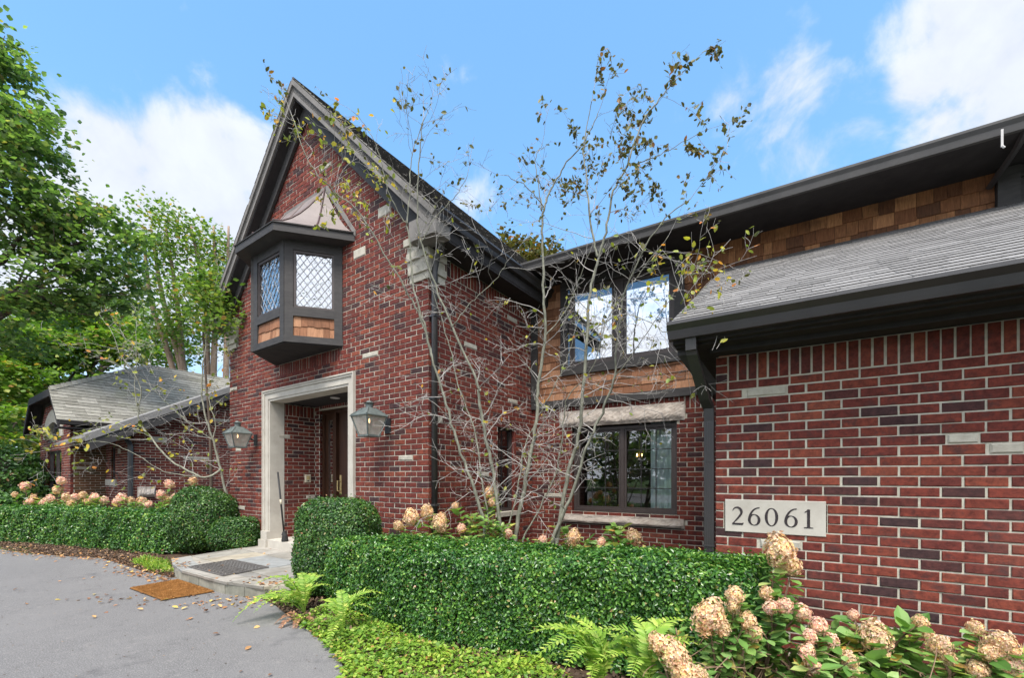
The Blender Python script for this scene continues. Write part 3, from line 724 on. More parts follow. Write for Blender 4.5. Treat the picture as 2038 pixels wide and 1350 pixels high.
FGL = Frame(FG.P(TL, 0, 0)[:2], dS, (-.827, .562)); brick_wall(FGL, .064, 3.0, 0, sold_z1, HOUSE)
# stone corbels under the rakes
def corbel(fa, fb, left):
    m = MB(); n = 6; hz = (corb_z1-corb_z0)/n
    for i in range(n):
        e = [.02,.045,.02,.05,.03,.07][i]; w = [.30,.30,.34,.33,.34,.36][i]; z0 = corb_z0+i*hz; z1 = z0+hz-.004
        if not left: m.hexa([FG.P(-e,e,z0),FG.P(w,e,z0),FG.P(w,-.06,z0),FG.P(-e,-.28,z0),FG.P(-e,e,z1),FG.P(w,e,z1),FG.P(w,-.06,z1),FG.P(-e,-.28,z1)])
        else: m.fbox(FG, TL-w, TL+e, -.28, e, z0, z1)
    return m
obj('stone_corbel', corbel(FG, FS, False), MT['limeblock'], HOUSE); obj('stone_corbel', corbel(FG, FS, True), MT['limeblock'], HOUSE)
# roof over the gable: two slopes, rake boards, shingles
def P_g(side):
    c = 1/math.hypot(1, SLP); s_ = SLP*c
    def P(a, s, t):          # a runs back along the ridge, s down from eave up
        q = (TA-EA)/c; k = (q - s)*c      # horizontal distance from the ridge
        x = TA - side*k
        return np.array(FG.P(x - side*t*s_, -a, ZA - SLP*k + t*c))
    return P, (TA-EA)*math.hypot(1, SLP)
for side in (1, -1):
    Pq, L = P_g(side); m = MB()
    m.hexa([Pq(-OV,0,-.14),Pq(9,0,-.14),Pq(9,L,-.14),Pq(-OV,L,-.14),Pq(-OV,0,-.006),Pq(9,0,-.006),Pq(9,L,-.006),Pq(-OV,L,-.006)])
    rf = obj('roof', m, MT['roof_deck'], HOUSE)
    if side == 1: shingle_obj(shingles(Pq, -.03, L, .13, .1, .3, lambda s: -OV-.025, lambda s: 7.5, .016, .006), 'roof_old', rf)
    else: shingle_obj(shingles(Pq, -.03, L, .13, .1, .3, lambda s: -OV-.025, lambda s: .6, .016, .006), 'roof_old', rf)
    # rake board, its moulding, and the soffit behind it
    c = 1/math.hypot(1, SLP)
    def bar(o0, o1, t0, t1, ext=0.0, mat='fascia', name='rake_board', s0=-.05):
        mb = MB(); V = []
        for o in (o0, o1):
            for (s, t) in ((s0-ext, t0), (L, t0), (L, t1), (s0-ext, t1)):
                k = (L - s)*c; x = TA - side*k
                if s == L: V.append(FG.P(TA, o, ZA + t/c))
                else: V.append(FG.P(x - side*t*SLP*c, o, ZA - SLP*k + t*c))
        V = [V[i] for i in (0,1,2,3,4,5,6,7)]
        mb.hexa(V); return obj(name, mb, MT[mat], HOUSE)
    bar(OV-.03, OV, -.185, -.075)
    bar(OV-.03, OV+.022, -.07, -.008)
    bar(.012, .055, -.36, -.215, mat='trim', name='frieze_board', s0=.3)
    bar(.014, OV-.032, -.214, -.150, mat='dark', name='rake_soffit')
m = MB(); m.fbox(FG, EA-.02, .10, -.02, OV-.004, ZE-.27, ZE-.03); obj('eave_return', m, MT['fascia'], HOUSE)
m = MB(); m.fbox(FG, 2*TA-.10, 2*TA-EA+.02, -.02, OV-.004, ZE-.27, ZE-.03); obj('eave_return', m, MT['fascia'], HOUSE)
m = MB(); m.fbox(FS, -.02, 7.5, .0, .30, sold_z1+.004, sold_z1+.03); m.fbox(FS, -.02, 3.0, .27, .305, sold_z1+.03, ZE-.03); obj('soffit', m, MT['dark'], HOUSE)
obj('gutter', gutter(FS, -.20, 3.2, .306, ZE-.0, .115, .11), MT['gutter'], HOUSE)
m = MB(); m.tube([FS.P(.02,.33,ZE-.1), FS.P(.03,.25,ZE-.2), FS.P(.05,.10,corb_z0+.25), FS.P(.055,.055,corb_z0+.1), FS.P(.055,.055,.05)], .038, 10)
dsp = obj('downspout', m, MT['gutter'], HOUSE, smooth=True)
for z in (1.0, 2.3, 3.3): m = MB(); m.fbox(FS, .015, .1, .0, .096, z, z+.02); obj('pipe_band', m, MT['gutter'], dsp)

# ---- door surround, porch recess, door
jo = .065
def frame3(fr, oa0, oa1, ia0, ia1, oz, iz, z0, o0, o1):
    m = MB()
    m.fbox(fr, oa0, ia0, o0, o1, z0, oz); m.fbox(fr, ia1, oa1, o0, o1, z0, oz); m.fbox(fr, ia0, ia1, o0, o1, iz, oz); return m
zp = FG.z(533, 1040)
pj0, pj1 = FG.a(692), FG.a(541)
piz2 = FG.z(541, 799)
wj = pj0 - po0
base_z = .42
m = cat([frame3(FG, po0, po1, po0+wj*.30, po1-wj*.30, poz, poz-wj*.30, base_z, -.2, .03), frame3(FG, po0+wj*.30+.001, po1-wj*.30-.001, po0+wj*.8, po1-wj*.8, poz-wj*.30-.001, poz-wj*.8, base_z, -.2, .012),
         frame3(FG, po0+wj*.8+.001, po1-wj*.8-.001, po0+wj, po1-wj, poz-wj*.8-.001, poz-wj, base_z, -.25, -.002), frame3(FG, po0+.002, po1-.002, po0+wj*.12, po1-wj*.12, poz-.002, poz-wj*.12, base_z, -.1, .045)])
sur = obj('doorway_surround', m, MT['lime'], HOUSE)
for (x0, x1) in ((po0-.012, po0+wj+.006), (po1-wj-.006, po1+.012)):
    m = MB(); m.fbox(FG, x0, x1, -.26, .055, LZ+.13, base_z); m.fbox(FG, x0-.025, x1+.025, -.27, .085, LZ, LZ+.127); obj('plinth_block', m, MT['lime'], sur)
i0, i1 = po0+wj, po1-wj; izz = poz-wj
STEP = LZ+.135
m = MB(); m.fbox(FG, i0+.004, i1-.004, -.9, .05, LZ, STEP); obj('threshold_step', m, MT['lime'], HOUSE)
# recess walls
FP = Frame(FG.P(i1, 0, 0)[:2], dS, dG); dep = FP.a(627)
brick_wall(FP, .262, dep, STEP, snap(izz), HOUSE, soldiers=[(snap(izz)-.2032, snap(izz), .262, dep)], stones=accents(FP, [(566,866,.2,1),(620,990,.2,1)]))
FPR = Frame(FG.P(i0, 0, 0)[:2], dS, (-.827, .562)); brick_wall(FPR, .262, dep, STEP, snap(izz), HOUSE)
FD = Frame(FG.P(0, -dep, 0)[:2], (-.827, .562), nG)
dz1 = FD.z(640, 815); dw1 = FD.a(636); dw0 = i0+.02
brick_wall(FD, i0, i1, STEP, izz+.1, HOUSE, holes=[(dw0, dw1, 0, dz1)], soldiers=[(dz1, dz1+.15, i0, dw1)])
m = MB(); m.fbox(FG, i0, i1, -dep-.3, -.2, izz+.012, izz+.04); pc = obj('porch_ceiling', m, MT['dark'], HOUSE)
lt = FG.px(667, 790); 
cpt = None
for o in np.linspace(-.1, -.8, 40):
    a_, z_ = FG.px(667, 790, o)
    if abs(z_ - izz) < .03: cpt = (a_, o)
if cpt is None: cpt = (FG.a(667, -.35), -.35)
c = FG.P(cpt[0], cpt[1], izz); m = MB(); m.lathe(c, [(.075, .011), (.075, .0), (.055, -.004), (.05, .008)], 20); dl = obj('downlight', m, MT['white'], HOUSE)
m = MB(); m.lathe(c, [(.05, .004), (.0, .006)], 20); obj('lens', m, MT['downlight'], dl)
# door with sidelight
m = MB(); m.fbox(FD, dw0, dw1, -.16, -.05, dz1-.09, dz1); m.fbox(FD, dw1-.07, dw1, -.16, -.05, STEP, dz1-.09); m.fbox(FD, dw0, dw0+.07, -.16, -.05, STEP, dz1-.09)
sl0 = dw1-.07-.28
m.fbox(FD, sl0-.10, sl0, -.16, -.04, STEP, dz1-.09)
dr = obj('door', m, MT['door'], HOUSE, 'dark walnut front door with a narrow sidelight')
m = MB(); m.fbox(FD, sl0, dw1-.07, -.13, -.09, STEP, STEP+.55); m.fbox(FD, sl0, sl0+.07, -.13, -.09, STEP+.55, dz1-.09); m.fbox(FD, dw1-.07-.07, dw1-.07, -.13, -.09, STEP+.55, dz1-.09); m.fbox(FD, sl0+.07, dw1-.14, -.13, -.09, dz1-.2, dz1-.09); obj('sidelight', m, MT['door'], dr)
m = MB(); m.fquad(FD, sl0+.07, dw1-.14, -.11, STEP+.55, dz1-.2); obj('pane', m, MT['glass'], dr)
m = MB(); x1 = sl0-.10; x0 = dw0+.07; m.fbox(FD, x0, x1, -.15, -.10, STEP, dz1-.09)
for i in range(3): w_ = (x1-x0-.3)/2
for (p0_, p1_) in ((x0+.1, (x0+x1)/2-.05), ((x0+x1)/2+.05, x1-.1)):
    for (q0_, q1_) in ((STEP+.2, STEP+.75), (STEP+.95, dz1-.25)): m.fbox(FD, p0_, p1_, -.10, -.088, q0_, q1_)
obj('door_leaf', m, MT['door'], dr)
m = MB(); kx = x1-.06; m.tube([FD.P(kx,-.10,STEP+.98), FD.P(kx,-.03,STEP+1.0), FD.P(kx,-.03,STEP+.82), FD.P(kx,-.10,STEP+.8)], .012, 8); m.fbox(FD, kx-.025, kx+.025, -.102, -.09, STEP+.75, STEP+1.1); obj('handle', m, MT['brass'], dr)
m = MB(); m.fquad(FD, i0-.2, i1+.2, -.5, 0, 3.0); obj('room_wall', m, MT['room'], HOUSE)
ia, iz_ = FP.px(612, 953)
db = thing('intercom', 'small beige intercom box on the porch brick beside the front door', 'intercom', FP.P(ia, .0, iz_))
m = MB(); m.brick(FP, ia-.055, ia+.055, .024, .03, iz_-.075, iz_+.075, .006, 0); obj('box', m, MT['beige'], db)
m = MB(); m.fbox(FP, ia-.03, ia+.03, .0235, .028, iz_-.02, iz_+.045); obj('grille', m, MT['brass'], db); m = MB(); m.fbox(FP, ia-.015, ia+.015, .0235, .03, iz_-.055, iz_-.035); obj('button', m, MT['black_metal'], db)

# ---- the oriel bay
A0, B0, C0, D0 = (3.06, .58), (2.20, .58), (1.72, 0), (3.55, 0)
bz = bay_z0
zc0, zc1 = FG.z(547, 458, .77)-.0, FG.z(547, 441, .77)
BAYW = MB()
def bpoly(pts, z0, z1):
    mb = MB(); mb.prism([FG.P(t, o, z0) for (t, o) in pts], (0, 0, z1-z0)); return mb
def inset(k): 
    cx = (A0[0]+B0[0])/2; return [(cx + (t-cx)*k, o*k) for (t, o) in (A0, B0, C0, D0)]
bay = obj('bay_window', bpoly([A0, B0, C0, D0], bz, bz+.012), MT['dark'], HOUSE, 'angled bay window with a copper hipped roof over the door')
def face(p, q):
    P0, P1 = np.array(FG.P(*p, 0)[:2]), np.array(FG.P(*q, 0)[:2]); d = (P1-P0); L = np.linalg.norm(d); d /= L
    n = np.array((d[1], -d[0])); 
    if np.dot(n, -P0) < 0: n = -n
    return Frame(P0, d, n), L
z_f, z_s, z_w0, z_w1, z_t = bz+.105, bz+.385, bz+.50, bz+1.31, zc0
cas = MB(); shi = MB(); sas = MB(); lat = MB(); panes = []
for (p, q) in ((A0, B0), (B0, C0), (D0, A0)):
    f, L = face(p, q); pw = .11
    cas.fbox(f, -.01, L+.01, -.05, .02, bz+.012, z_f); cas.fbox(f, .0, pw, -.05, .012, z_f, z_t); cas.fbox(f, L-pw, L, -.05, .012, z_f, z_t)
    cas.fbox(f, pw, L-pw, -.05, .014, z_s, z_w0); cas.fbox(f, pw, L-pw, -.05, .01, z_w1, z_t)
    Pf = lambda a, s, t, f=f: f.P(a, -.018+t, s)
    obj('cedar_shingles', shingles(Pf, z_f, z_s, .142, .06, .13, lambda s: pw, lambda s: L-pw, .014, .012, .003), MT['cedar'], bay)
    cas.fquad(f, pw, L-pw, -.022, z_f, z_s)
    b0, b1, y0, y1 = pw, L-pw, z_w0, z_w1; w_ = .035
    for (x0,x1,q0_,q1_) in ((b0,b1,y0,y0+w_),(b0,b1,y1-w_,y1),(b0,b0+w_,y0+w_,y1-w_),(b1-w_,b1,y0+w_,y1-w_)): sas.fbox(f, x0+.001, x1-.001, -.045, -.004, q0_+.001, q1_-.001)
    b0 += w_; b1 -= w_; y0 += w_; y1 -= w_
    mb = MB(); mb.fquad(f, b0, b1, -.028, y0, y1); panes.append(mb)
    dx = (b1-b0)/5.0; dy = dx*1.35; hh_ = y1-y0; ww = b1-b0; sl_ = dy/dx
    for sg in (1, -1):
        kk = -int(hh_/dy)-2
        while kk*dy < hh_ + ww*sl_ + dy:
            # z = y0 + kk*dy + sg*sl*(x-b0)   clipped to the pane
            pts = []
            c0_ = kk*dy
            for x in (0, ww):
                zz = c0_ + sg*sl_*x
                if -1e-6 <= zz <= hh_: pts.append((x, zz))
            for zz in (0, hh_):
                x = (zz-c0_)/(sg*sl_)
                if 0 < x < ww: pts.append((x, zz))
            if len(pts) >= 2:
                (x0,z0_),(x1,z1_) = pts[0], pts[1]
                if abs(x1-x0) > .01:
                    lat.tube([f.P(b0+x0, -.026, y0+z0_), f.P(b0+x1, -.026, y0+z1_)], .0042, 4)
            kk += 1
obj('bay_casing', cas, MT['trim'], bay); obj('sash', sas, MT['bronze'], bay); obj('lead_lattice', lat, MT['lead'], bay)
for mb in panes: obj('pane', mb, MT['glass_lead'], bay)
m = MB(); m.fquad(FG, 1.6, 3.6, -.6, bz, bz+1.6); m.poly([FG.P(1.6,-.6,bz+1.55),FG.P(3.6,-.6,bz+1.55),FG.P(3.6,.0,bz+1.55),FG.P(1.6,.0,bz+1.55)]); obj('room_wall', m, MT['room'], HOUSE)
CA, CBq, CCq, CD = (3.18, .79), (2.09, .79), (1.43, .0), (3.84, .0)
obj('bay_cornice', cat([bpoly([CA, CBq, CCq, CD], zc0, zc0+.02), bpoly([CA, CBq, CCq, CD], zc0+.021, zc1-.012), bpoly([(3.2,.805),(2.08,.805),(1.405,.0),(3.865,.0)], zc1-.011, zc1)]), MT['trim'], bay)
# bell-curved copper roof
zr = FG.z(652, 378); tl, tr_ = 3.22, 2.12
m = MB(); sm2 = MB()
def curve(p, q, n=7):
    r = []
    for i in range(n):
        t = i/(n-1); h = t**1.55; r.append((p[0]+(q[0]-p[0])*t, p[1]+(q[1]-p[1])*t, p[2]+(q[2]-p[2])*h))
    return r
pa, pb, pc_, pd = (3.2,.805,zc1+.002), (2.08,.805,zc1+.002), (1.405,.01,zc1+.002), (3.865,.01,zc1+.002)
qa, qb = (tl,.03,zr), (tr_,.03,zr)
def strip(c1, c2):
    V = [FG.P(*x) for x in c1] + [FG.P(*x) for x in c2]; n = len(c1)
    m.add(V, [(i, i+1, n+i+1, n+i) for i in range(n-1)])
ca_, cb_ = curve(pa, qa), curve(pb, qb); cc_ = curve(pc_, (qb[0], .012, zr)); cd_ = curve(pd, (qa[0], .012, zr))
mid1 = curve(((pb[0]+pc_[0])/2, (pb[1]+pc_[1])/2, pb[2]), qb)
strip(ca_, cb_); strip(cb_, mid1); strip(mid1, cc_); strip(cd_, ca_)
cr_ = obj('copper_roof', m, MT['copper'], bay)
for c_ in (ca_, cb_, mid1, curve(((pa[0]*.5+pb[0]*.5), pa[1], pa[2]), ((qa[0]+qb[0])/2, .03, zr))): sm2.tube([np.array(FG.P(*x))+np.array((0,0,.008)) for x in c_], .012, 5)
obj('standing_seam', sm2, MT['seam'], cr_)
m = MB()
m.prism([FG.P(tl+.05,.004,zr-.05),FG.P(tr_-.03,.004,zr-.05),FG.P(tr_-.03,.004,zr+.05),FG.P(tl+.05,.004,zr+.05)], (nG[0]*.02, nG[1]*.02, 0))
m.prism([FG.P(tr_+.03,.004,zr+.04),FG.P(tr_-.05,.004,zr+.05),FG.P(1.40,.004,zc1+.02),FG.P(1.40,.004,zc1-.06)], (nG[0]*.02, nG[1]*.02, 0))
obj('wall_flashing', m, MT['fascia'], cr_)

# ---- wall lanterns
def lantern(cu, vt, ve, vb, wpx, label, out=.30):
    a, z_e_ = FG.px(cu, ve, out); z_b = FG.z(cu, vb, out); z_t_ = FG.z(cu, vt, out); c = np.array(FG.P(a, out, 0)); Y = c[1]
    w = wpx/FPX*Y/1.32/2; wb = w*.56
    L = thing('wall_lantern', label, 'lantern', (c[0], c[1], z_b), 'copper gas lanterns flanking the front door')
    ex = np.array([*FG.d, 0]); ey = np.array([*FG.n, 0]); 
    def Q(x, y, z): return c + ex*x + ey*y + np.array((0, 0, z))
    zc = z_e_ + (z_t_-z_e_)*.52
    m = MB()
    wo = w*1.06
    m.hexa([Q(-wo,-wo,z_e_-.012),Q(wo,-wo,z_e_-.012),Q(wo,wo,z_e_-.012),Q(-wo,wo,z_e_-.012),Q(-wo,-wo,z_e_),Q(wo,-wo,z_e_),Q(wo,wo,z_e_),Q(-wo,wo,z_e_)])
    ws = w*.30
    m.hexa([Q(-w,-w,z_e_+.001),Q(w,-w,z_e_+.001),Q(w,w,z_e_+.001),Q(-w,w,z_e_+.001),Q(-ws,-ws,zc),Q(ws,-ws,zc),Q(ws,ws,zc),Q(-ws,ws,zc)])
    dz = z_t_-zc
    m.lathe((c[0],c[1],zc), [(ws*.95,0),(ws*.95,dz*.55),(ws*1.3,dz*.58),(ws*1.45,dz*.66),(ws*.9,dz*.72),(ws*.6,dz*.95),(0,dz)], 14)
    for (sx,sy) in ((1,1),(1,-1),(-1,1),(-1,-1)): m.tube([Q(sx*w,sy*w,z_e_+.004), Q(sx*ws,sy*ws,zc+.002)], .008, 5)
    obj('cap', m, MT['verdigris'], L)
    m = MB()
    for (sx,sy) in ((1,1),(1,-1),(-1,1),(-1,-1)): m.tube([Q(sx*w*.96,sy*w*.96,z_e_-.012), Q(sx*wb,sy*wb,z_b+.02)], .010, 5)
    m.hexa([Q(-wb-.012,-wb-.012,z_b),Q(wb+.012,-wb-.012,z_b),Q(wb+.012,wb+.012,z_b),Q(-wb-.012,wb+.012,z_b),Q(-wb-.012,-wb-.012,z_b+.022),Q(wb+.012,-wb-.012,z_b+.022),Q(wb+.012,wb+.012,z_b+.022),Q(-wb-.012,wb+.012,z_b+.022)])
    obj('frame', m, MT['verdigris'], L)
    for (sx, sy) in ((0,1),(1,0),(-1,0),(0,-1)):
        tx, ty = (1, 0) if sx == 0 else (0, 1)
        m = MB(); k = .93
        m.poly([Q(sx*w*k-tx*w*k, sy*w*k-ty*w*k, z_e_-.013), Q(sx*w*k+tx*w*k, sy*w*k+ty*w*k, z_e_-.013), Q(sx*wb*k+tx*wb*k, sy*wb*k+ty*wb*k, z_b+.023), Q(sx*wb*k-tx*wb*k, sy*wb*k-ty*wb*k, z_b+.023)])
        obj('pane', m, MT['glass_lamp'], L)
    m = MB(); m.tube([Q(0,0,z_b+.02), Q(0,0,z_b+.16)], .008, 6); m.sphere(Q(0,0,z_b+.165), (.018,.018,.01), 8, 5); obj('burner', m, MT['brass'], L)
    m = MB(); m.sphere(Q(0,.0,z_b+.20), (.010,.010,.032), 7, 6); obj('flame', m, MT['flame'], L, smooth=True)
    m = MB(); m.tube([Q(0,-out+.005,z_e_-.10), Q(0,-out+.06,z_e_-.10), Q(0,-w*.9,z_e_-.03)], .014, 6); m.hexa([Q(-.05,-out,z_e_-.2),Q(.05,-out,z_e_-.2),Q(.05,-out+.02,z_e_-.2),Q(-.05,-out+.02,z_e_-.2),Q(-.05,-out,z_e_),Q(.05,-out,z_e_),Q(.05,-out+.02,z_e_),Q(-.05,-out+.02,z_e_)]); obj('bracket', m, MT['black_metal'], L)
lantern(473, 838, 863, 892, 50, 'copper wall lantern on the brick between the low wing and the doorway')
lantern(735, 798, 828, 870, 66, 'copper wall lantern on the brick between doorway and corner downspout')

# ---- low wing at the far side
LO = (-9.225, 10.44)
FL1 = Frame(LO, dS, dG); FL2 = Frame(LO, (-.827, .562), nG)
I3 = FL2.P(2.44, 0, 0)[:2]; FL3 = Frame(I3, (-.562, -.827), dG)
c4 = FL3.P(.69, 0, 0)[:2]; FL4 = Frame(c4, (-.827, .562), nG)
zL = lambda s: 2.75 + .54*s
def top1(z):
    s = (z + .0 - 2.45)/.54; return (max(0, s), 4.0)
brick_wall(FL1, 0, 3.6, 0, 4.3, HOUSE, top=top1, stones=accents(FL1, [(315,874,.36,2),(437,838,.5,1),(392,913,.6,1)]))
rb = FL1.px(290, 980); 
obj('accent_stone', rock_block(FL1, FL1.a(273), FL1.a(308), FL1.z(290, 990), FL1.z(290, 969), -.02, .05, 21, 20, 8, .03), MT['rock'], HOUSE, 'rough boulder set in the brick')
n0, n1 = FL2.a(229), FL2.a(221); nz0, nz1 = FL2.z(225, 953), FL2.z(225, 890)
brick_wall(FL2, .064, 2.44, 0, 2.35, HOUSE, holes=[(n0, n1, nz0, nz1)], stones=accents(FL2, [(237,899,.22,2)]))
window(FL2, n0, n1, nz0, nz1, HOUSE, rec=.06, fw=.03, lights=1, cols=1, rows=1, sash=.01)
m = MB(); m.fbox(FL2, FL2.a(232.5), FL2.a(212), -.05, .03, FL2.z(222, 967), FL2.z(222, 955)); obj('sill', m, MT['lime'], HOUSE)
brick_wall(FL3, 0, .626, 0, 2.62, HOUSE, mat='brick_moss', soldiers=[(2.41, 2.62, 0, .626)], stones=accents(FL3, [(163.5,933,.2,1)]))
gz = lambda z: ((z-2.7)/.95, 3.83-(z-2.7)/.95)
d0, d1 = FL4.a(122), FL4.a(95); dzt = FL4.z(108, 896)
w0, w1 = FL4.a(121), FL4.a(93); azs, azt = FL4.z(108, 880), FL4.z(108, 841)
brick_wall(FL4, 0, 3.83, 0, 3.45, HOUSE, holes=[(d0, d1, .5, dzt), (w0, w1, azs, azt)], top=lambda z: (max(0, gz(z)[0]), min(3.83, gz(z)[1])) if z > 2.7 else (0, 3.83), stones=accents(FL4, [(83,934,.2,1)]))
window(FL4, d0, d1, .5, dzt, HOUSE, rec=.06, fw=.06, lights=2, cols=1, rows=1, sash=.03)
m = MB(); cx = (w0+w1)/2; rw = (w1-w0)/2; zsp = azs+.12
pts_i = [(cx+rw*math.cos(t), zsp+(azt-zsp)*math.sin(t)) for t in np.linspace(0, math.pi, 17)]
pts_o = [(cx+(rw+.32)*math.cos(t), zsp+(azt-zsp+.36)*math.sin(t)) for t in np.linspace(0, math.pi, 17)]
for i in range(16):
    q = [pts_i[i], pts_i[i+1], pts_o[i+1], pts_o[i]]; m.hexa([FL4.P(x, -.06, z) for x, z in q] + [FL4.P(x, .025, z) for x, z in q])
aw = obj('arched_window', m, MT['limeblock'], HOUSE, 'arched window under a pale stone arch')
m = MB(); pz = pts_i + [(cx-rw, azs), (cx+rw, azs)]; m.poly([FL4.P(x, -.05, z) for x, z in pz]); obj('pane', m, MT['glass'], aw)
m = MB(); m.fbox(FL4, cx-.03, cx+.03, -.048, -.02, azs, azt-.02); m.fbox(FL4, cx-rw, cx+rw, -.047, -.021, azs, azs+.06); obj('frame', m, MT['trim'], aw)
m = MB(); m.fquad(FL4, .0, 3.8, -.4, 0.3, 3.2); m.fquad(FL2, .1, 2.3, -.3, .5, 2.3); obj('room_wall', m, MT['room'], HOUSE)
# wing roof: main slopes with clipped gable
E1 = .45; OVW = .30; ze1 = 2.80; SP = .95; HW = 3.83/2 + E1
def PW1(a, r, t=0.0):      # a forward(-)/back along the wing from the gable front corner, r in from the eave
    p = np.array(FL4.o) + a*np.array(dS) + (E1 - r)*np.array(dG); k = 1/math.hypot(1, SP)
    return np.array((p[0] + t*SP*k*dG[0], p[1] + t*SP*k*dG[1], ze1 + SP*r + t*k))
rc = .95                   # the hip starts this far in
back = 8.0; hipa = 2.2
m = MB(); z_r = ze1+SP*HW
m.poly([PW1(-OVW,0), PW1(back,0), PW1(back,HW), PW1(hipa,HW), PW1(-OVW,rc)])
zz = PW1(-OVW,rc)
def PWL(a, r):
    p = np.array(FL4.o) + a*np.array(dS) + (E1 - 2*HW + r)*np.array(dG); return np.array((p[0], p[1], ze1+SP*r))
m.poly([PWL(-OVW,0), PWL(back,0), PWL(back,HW), PWL(hipa,HW), PWL(-OVW,rc)])
m.poly([PW1(-OVW,rc), PW1(hipa,HW), PWL(-OVW,rc)])
rw_ = obj('roof', m, MT['roof_deck'], HOUSE)
kk_ = math.hypot(1, SP)
Pw = lambda a, s, t: PW1(a, s/kk_, t+.004)
lo_ = lambda s: -OVW-.02 if s/kk_ < rc else -OVW + (hipa+OVW)*(s/kk_-rc)/(HW-rc)
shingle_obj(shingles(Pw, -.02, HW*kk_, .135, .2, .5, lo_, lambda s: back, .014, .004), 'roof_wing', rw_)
m = MB(); n = 22
for i in range(n):
    p, q = PW1(-OVW,rc), PW1(hipa,HW); a, b = p+(q-p)*i/n, p+(q-p)*(i+1.25)/n; 
    dd = np.array([*dG,0])*.13+np.array((0,0,-.10)); d2 = -np.array([*dS,0])*.13+np.array((0,0,-.06)); up = np.array((0,0,.035)); u2 = np.array((0,0,.015))
    m.add([a+dd+up, b+dd+u2, b+u2+up*.6, a+up*1.8, a+d2+up, b+d2+u2], np.array([[0,1,2,3],[3,2,5,4]]))
obj('hip_cap', m, MT['roof_wing'], rw_)
m = MB()
for (f, s) in ((PW1, 1), (PWL, -1)):
    a_, b_ = f(-OVW,0), f(-OVW,rc); dn = np.array((0,0,-.2)); bk = np.array([*dS,0])*.04; m.hexa([a_+dn,b_+dn,b_+dn+bk,a_+dn+bk,a_,b_,b_+bk,a_+bk])
    c_, d_ = f(0,0), f(0,rc); m.add([a_+dn*.6, b_+dn*.6, d_+dn*.6, c_+dn*.6], np.array([[0,1,2,3]]))
a_, b_ = PW1(-OVW,rc), PWL(-OVW,rc); m.hexa([a_+dn,b_+dn,b_+dn+bk,a_+dn+bk,a_,b_,b_+bk,a_+bk]); c_, d_ = PW1(0.02,rc), PWL(0.02,rc); m.add([a_+dn*.7,b_+dn*.7,d_+dn*.7,c_+dn*.7], np.array([[0,1,2,3]]))
obj('rake_board', m, MT['dark'], HOUSE)
FE = Frame(np.array(FL4.o)+np.array(dG)*E1, dS, dG)
obj('gutter', gutter(FE, -OVW+.02, 1.6, -.02, ze1, .10, .11), MT['gutter'], HOUSE)
m = MB(); m.fbox(FE, -OVW+.03, 1.6, -E1, -.01, ze1-.2, ze1-.17); obj('soffit', m, MT['dark'], HOUSE)
# cross slope over the long wall with its pale rake
def PX(s, o, t=0.0): return np.array(FL1.P(s, o, zL(s)+t))
m = MB(); m.hexa([PX(-1.0,.40,-.06),PX(4,.40,-.06),PX(4,-2.3,-.06),PX(-1.0,-2.3,-.06),PX(-1.0,.40,0),PX(4,.40,0),PX(4,-2.3,0),PX(-1.0,-2.3,0)])
rx = obj('roof', m, MT['roof_deck'], HOUSE)
m = MB(); m.hexa([PX(-.95,.42,-.10),PX(4,.42,-.10),PX(4,.10,.0),PX(-.95,.10,.0),PX(-.95,.42,.06),PX(4,.42,.06),PX(4,.10,.085),PX(-.95,.10,.085)]); obj('rake_cap', m, MT['roof_grey'], rx)
m = MB(); m.hexa([PX(-.9,.36,-.34),PX(4,.36,-.26),PX(4,.40,-.26),PX(-.9,.40,-.34),PX(-.9,.36,-.10),PX(4,.36,-.10),PX(4,.40,-.10),PX(-.9,.40,-.10)]); 
m.hexa([PX(-.9,.0,-.28),PX(4,.0,-.28),PX(4,.36,-.28),PX(-.9,.36,-.28),PX(-.9,.0,-.25),PX(4,.0,-.25),PX(4,.36,-.25),PX(-.9,.36,-.25)])
obj('rake_board', m, MT['trim'], HOUSE)
m = MB(); z2 = FL2.z(240, 872)
m.tube([FL2.P(.9,.1,z2+.02), FL2.P(.35,.12,z2-.02), FL2.P(.05,.12,z2-.12), FL2.P(.0,.08,z2-.25), FL2.P(.0,.08,.05)], .055, 8); m.fbox(FL2, -.1, 2.6, .02, .16, z2+.05, z2+.16)
obj('downspout', m, MT['gutter'], HOUSE)
# ------------------------------------------------------------------ foliage helpers
def unit(v): return v / (np.linalg.norm(v, axis=-1, keepdims=True) + 1e-9)
def leaves(P, N, size, asp=.55, rg=None, fold=.18, T=None, var=.35, shape='oval'):
    """P points, N leaf normals -> leaf blades folded along the midrib (6 vertices, 2 faces each)"""
    rg = rg or RNG; n = len(P); N = unit(N)
    if T is None: T = rg.normal(size=(n, 3))
    T = unit(T - N*np.sum(T*N, 1, keepdims=True)); B = np.cross(N, T)
    L = (np.full(n, size) if np.isscalar(size) else size) * rg.uniform(1-var, 1+var, n); W = L*asp*.5
    L = L[:, None]; W = W[:, None]; f = W*fold*2
    if shape == 'oval': k1, k2, w1, w2 = .30, .68, .95, .80
    else: k1, k2, w1, w2 = .25, .55, .8, 1.05
    V = np.stack([P, P + T*L*k1 + B*W*w1 + N*f, P + T*L*k2 + B*W*w2 + N*f*.8, P + T*L, P + T*L*k2 - B*W*w2 + N*f*.8, P + T*L*k1 - B*W*w1 + N*f], 1).reshape(-1, 3)
    i = np.arange(n)[:, None]*6
    F = np.vstack([i + np.array([[0,1,2,3]]), i + np.array([[0,3,4,5]])])
    return V, [F]
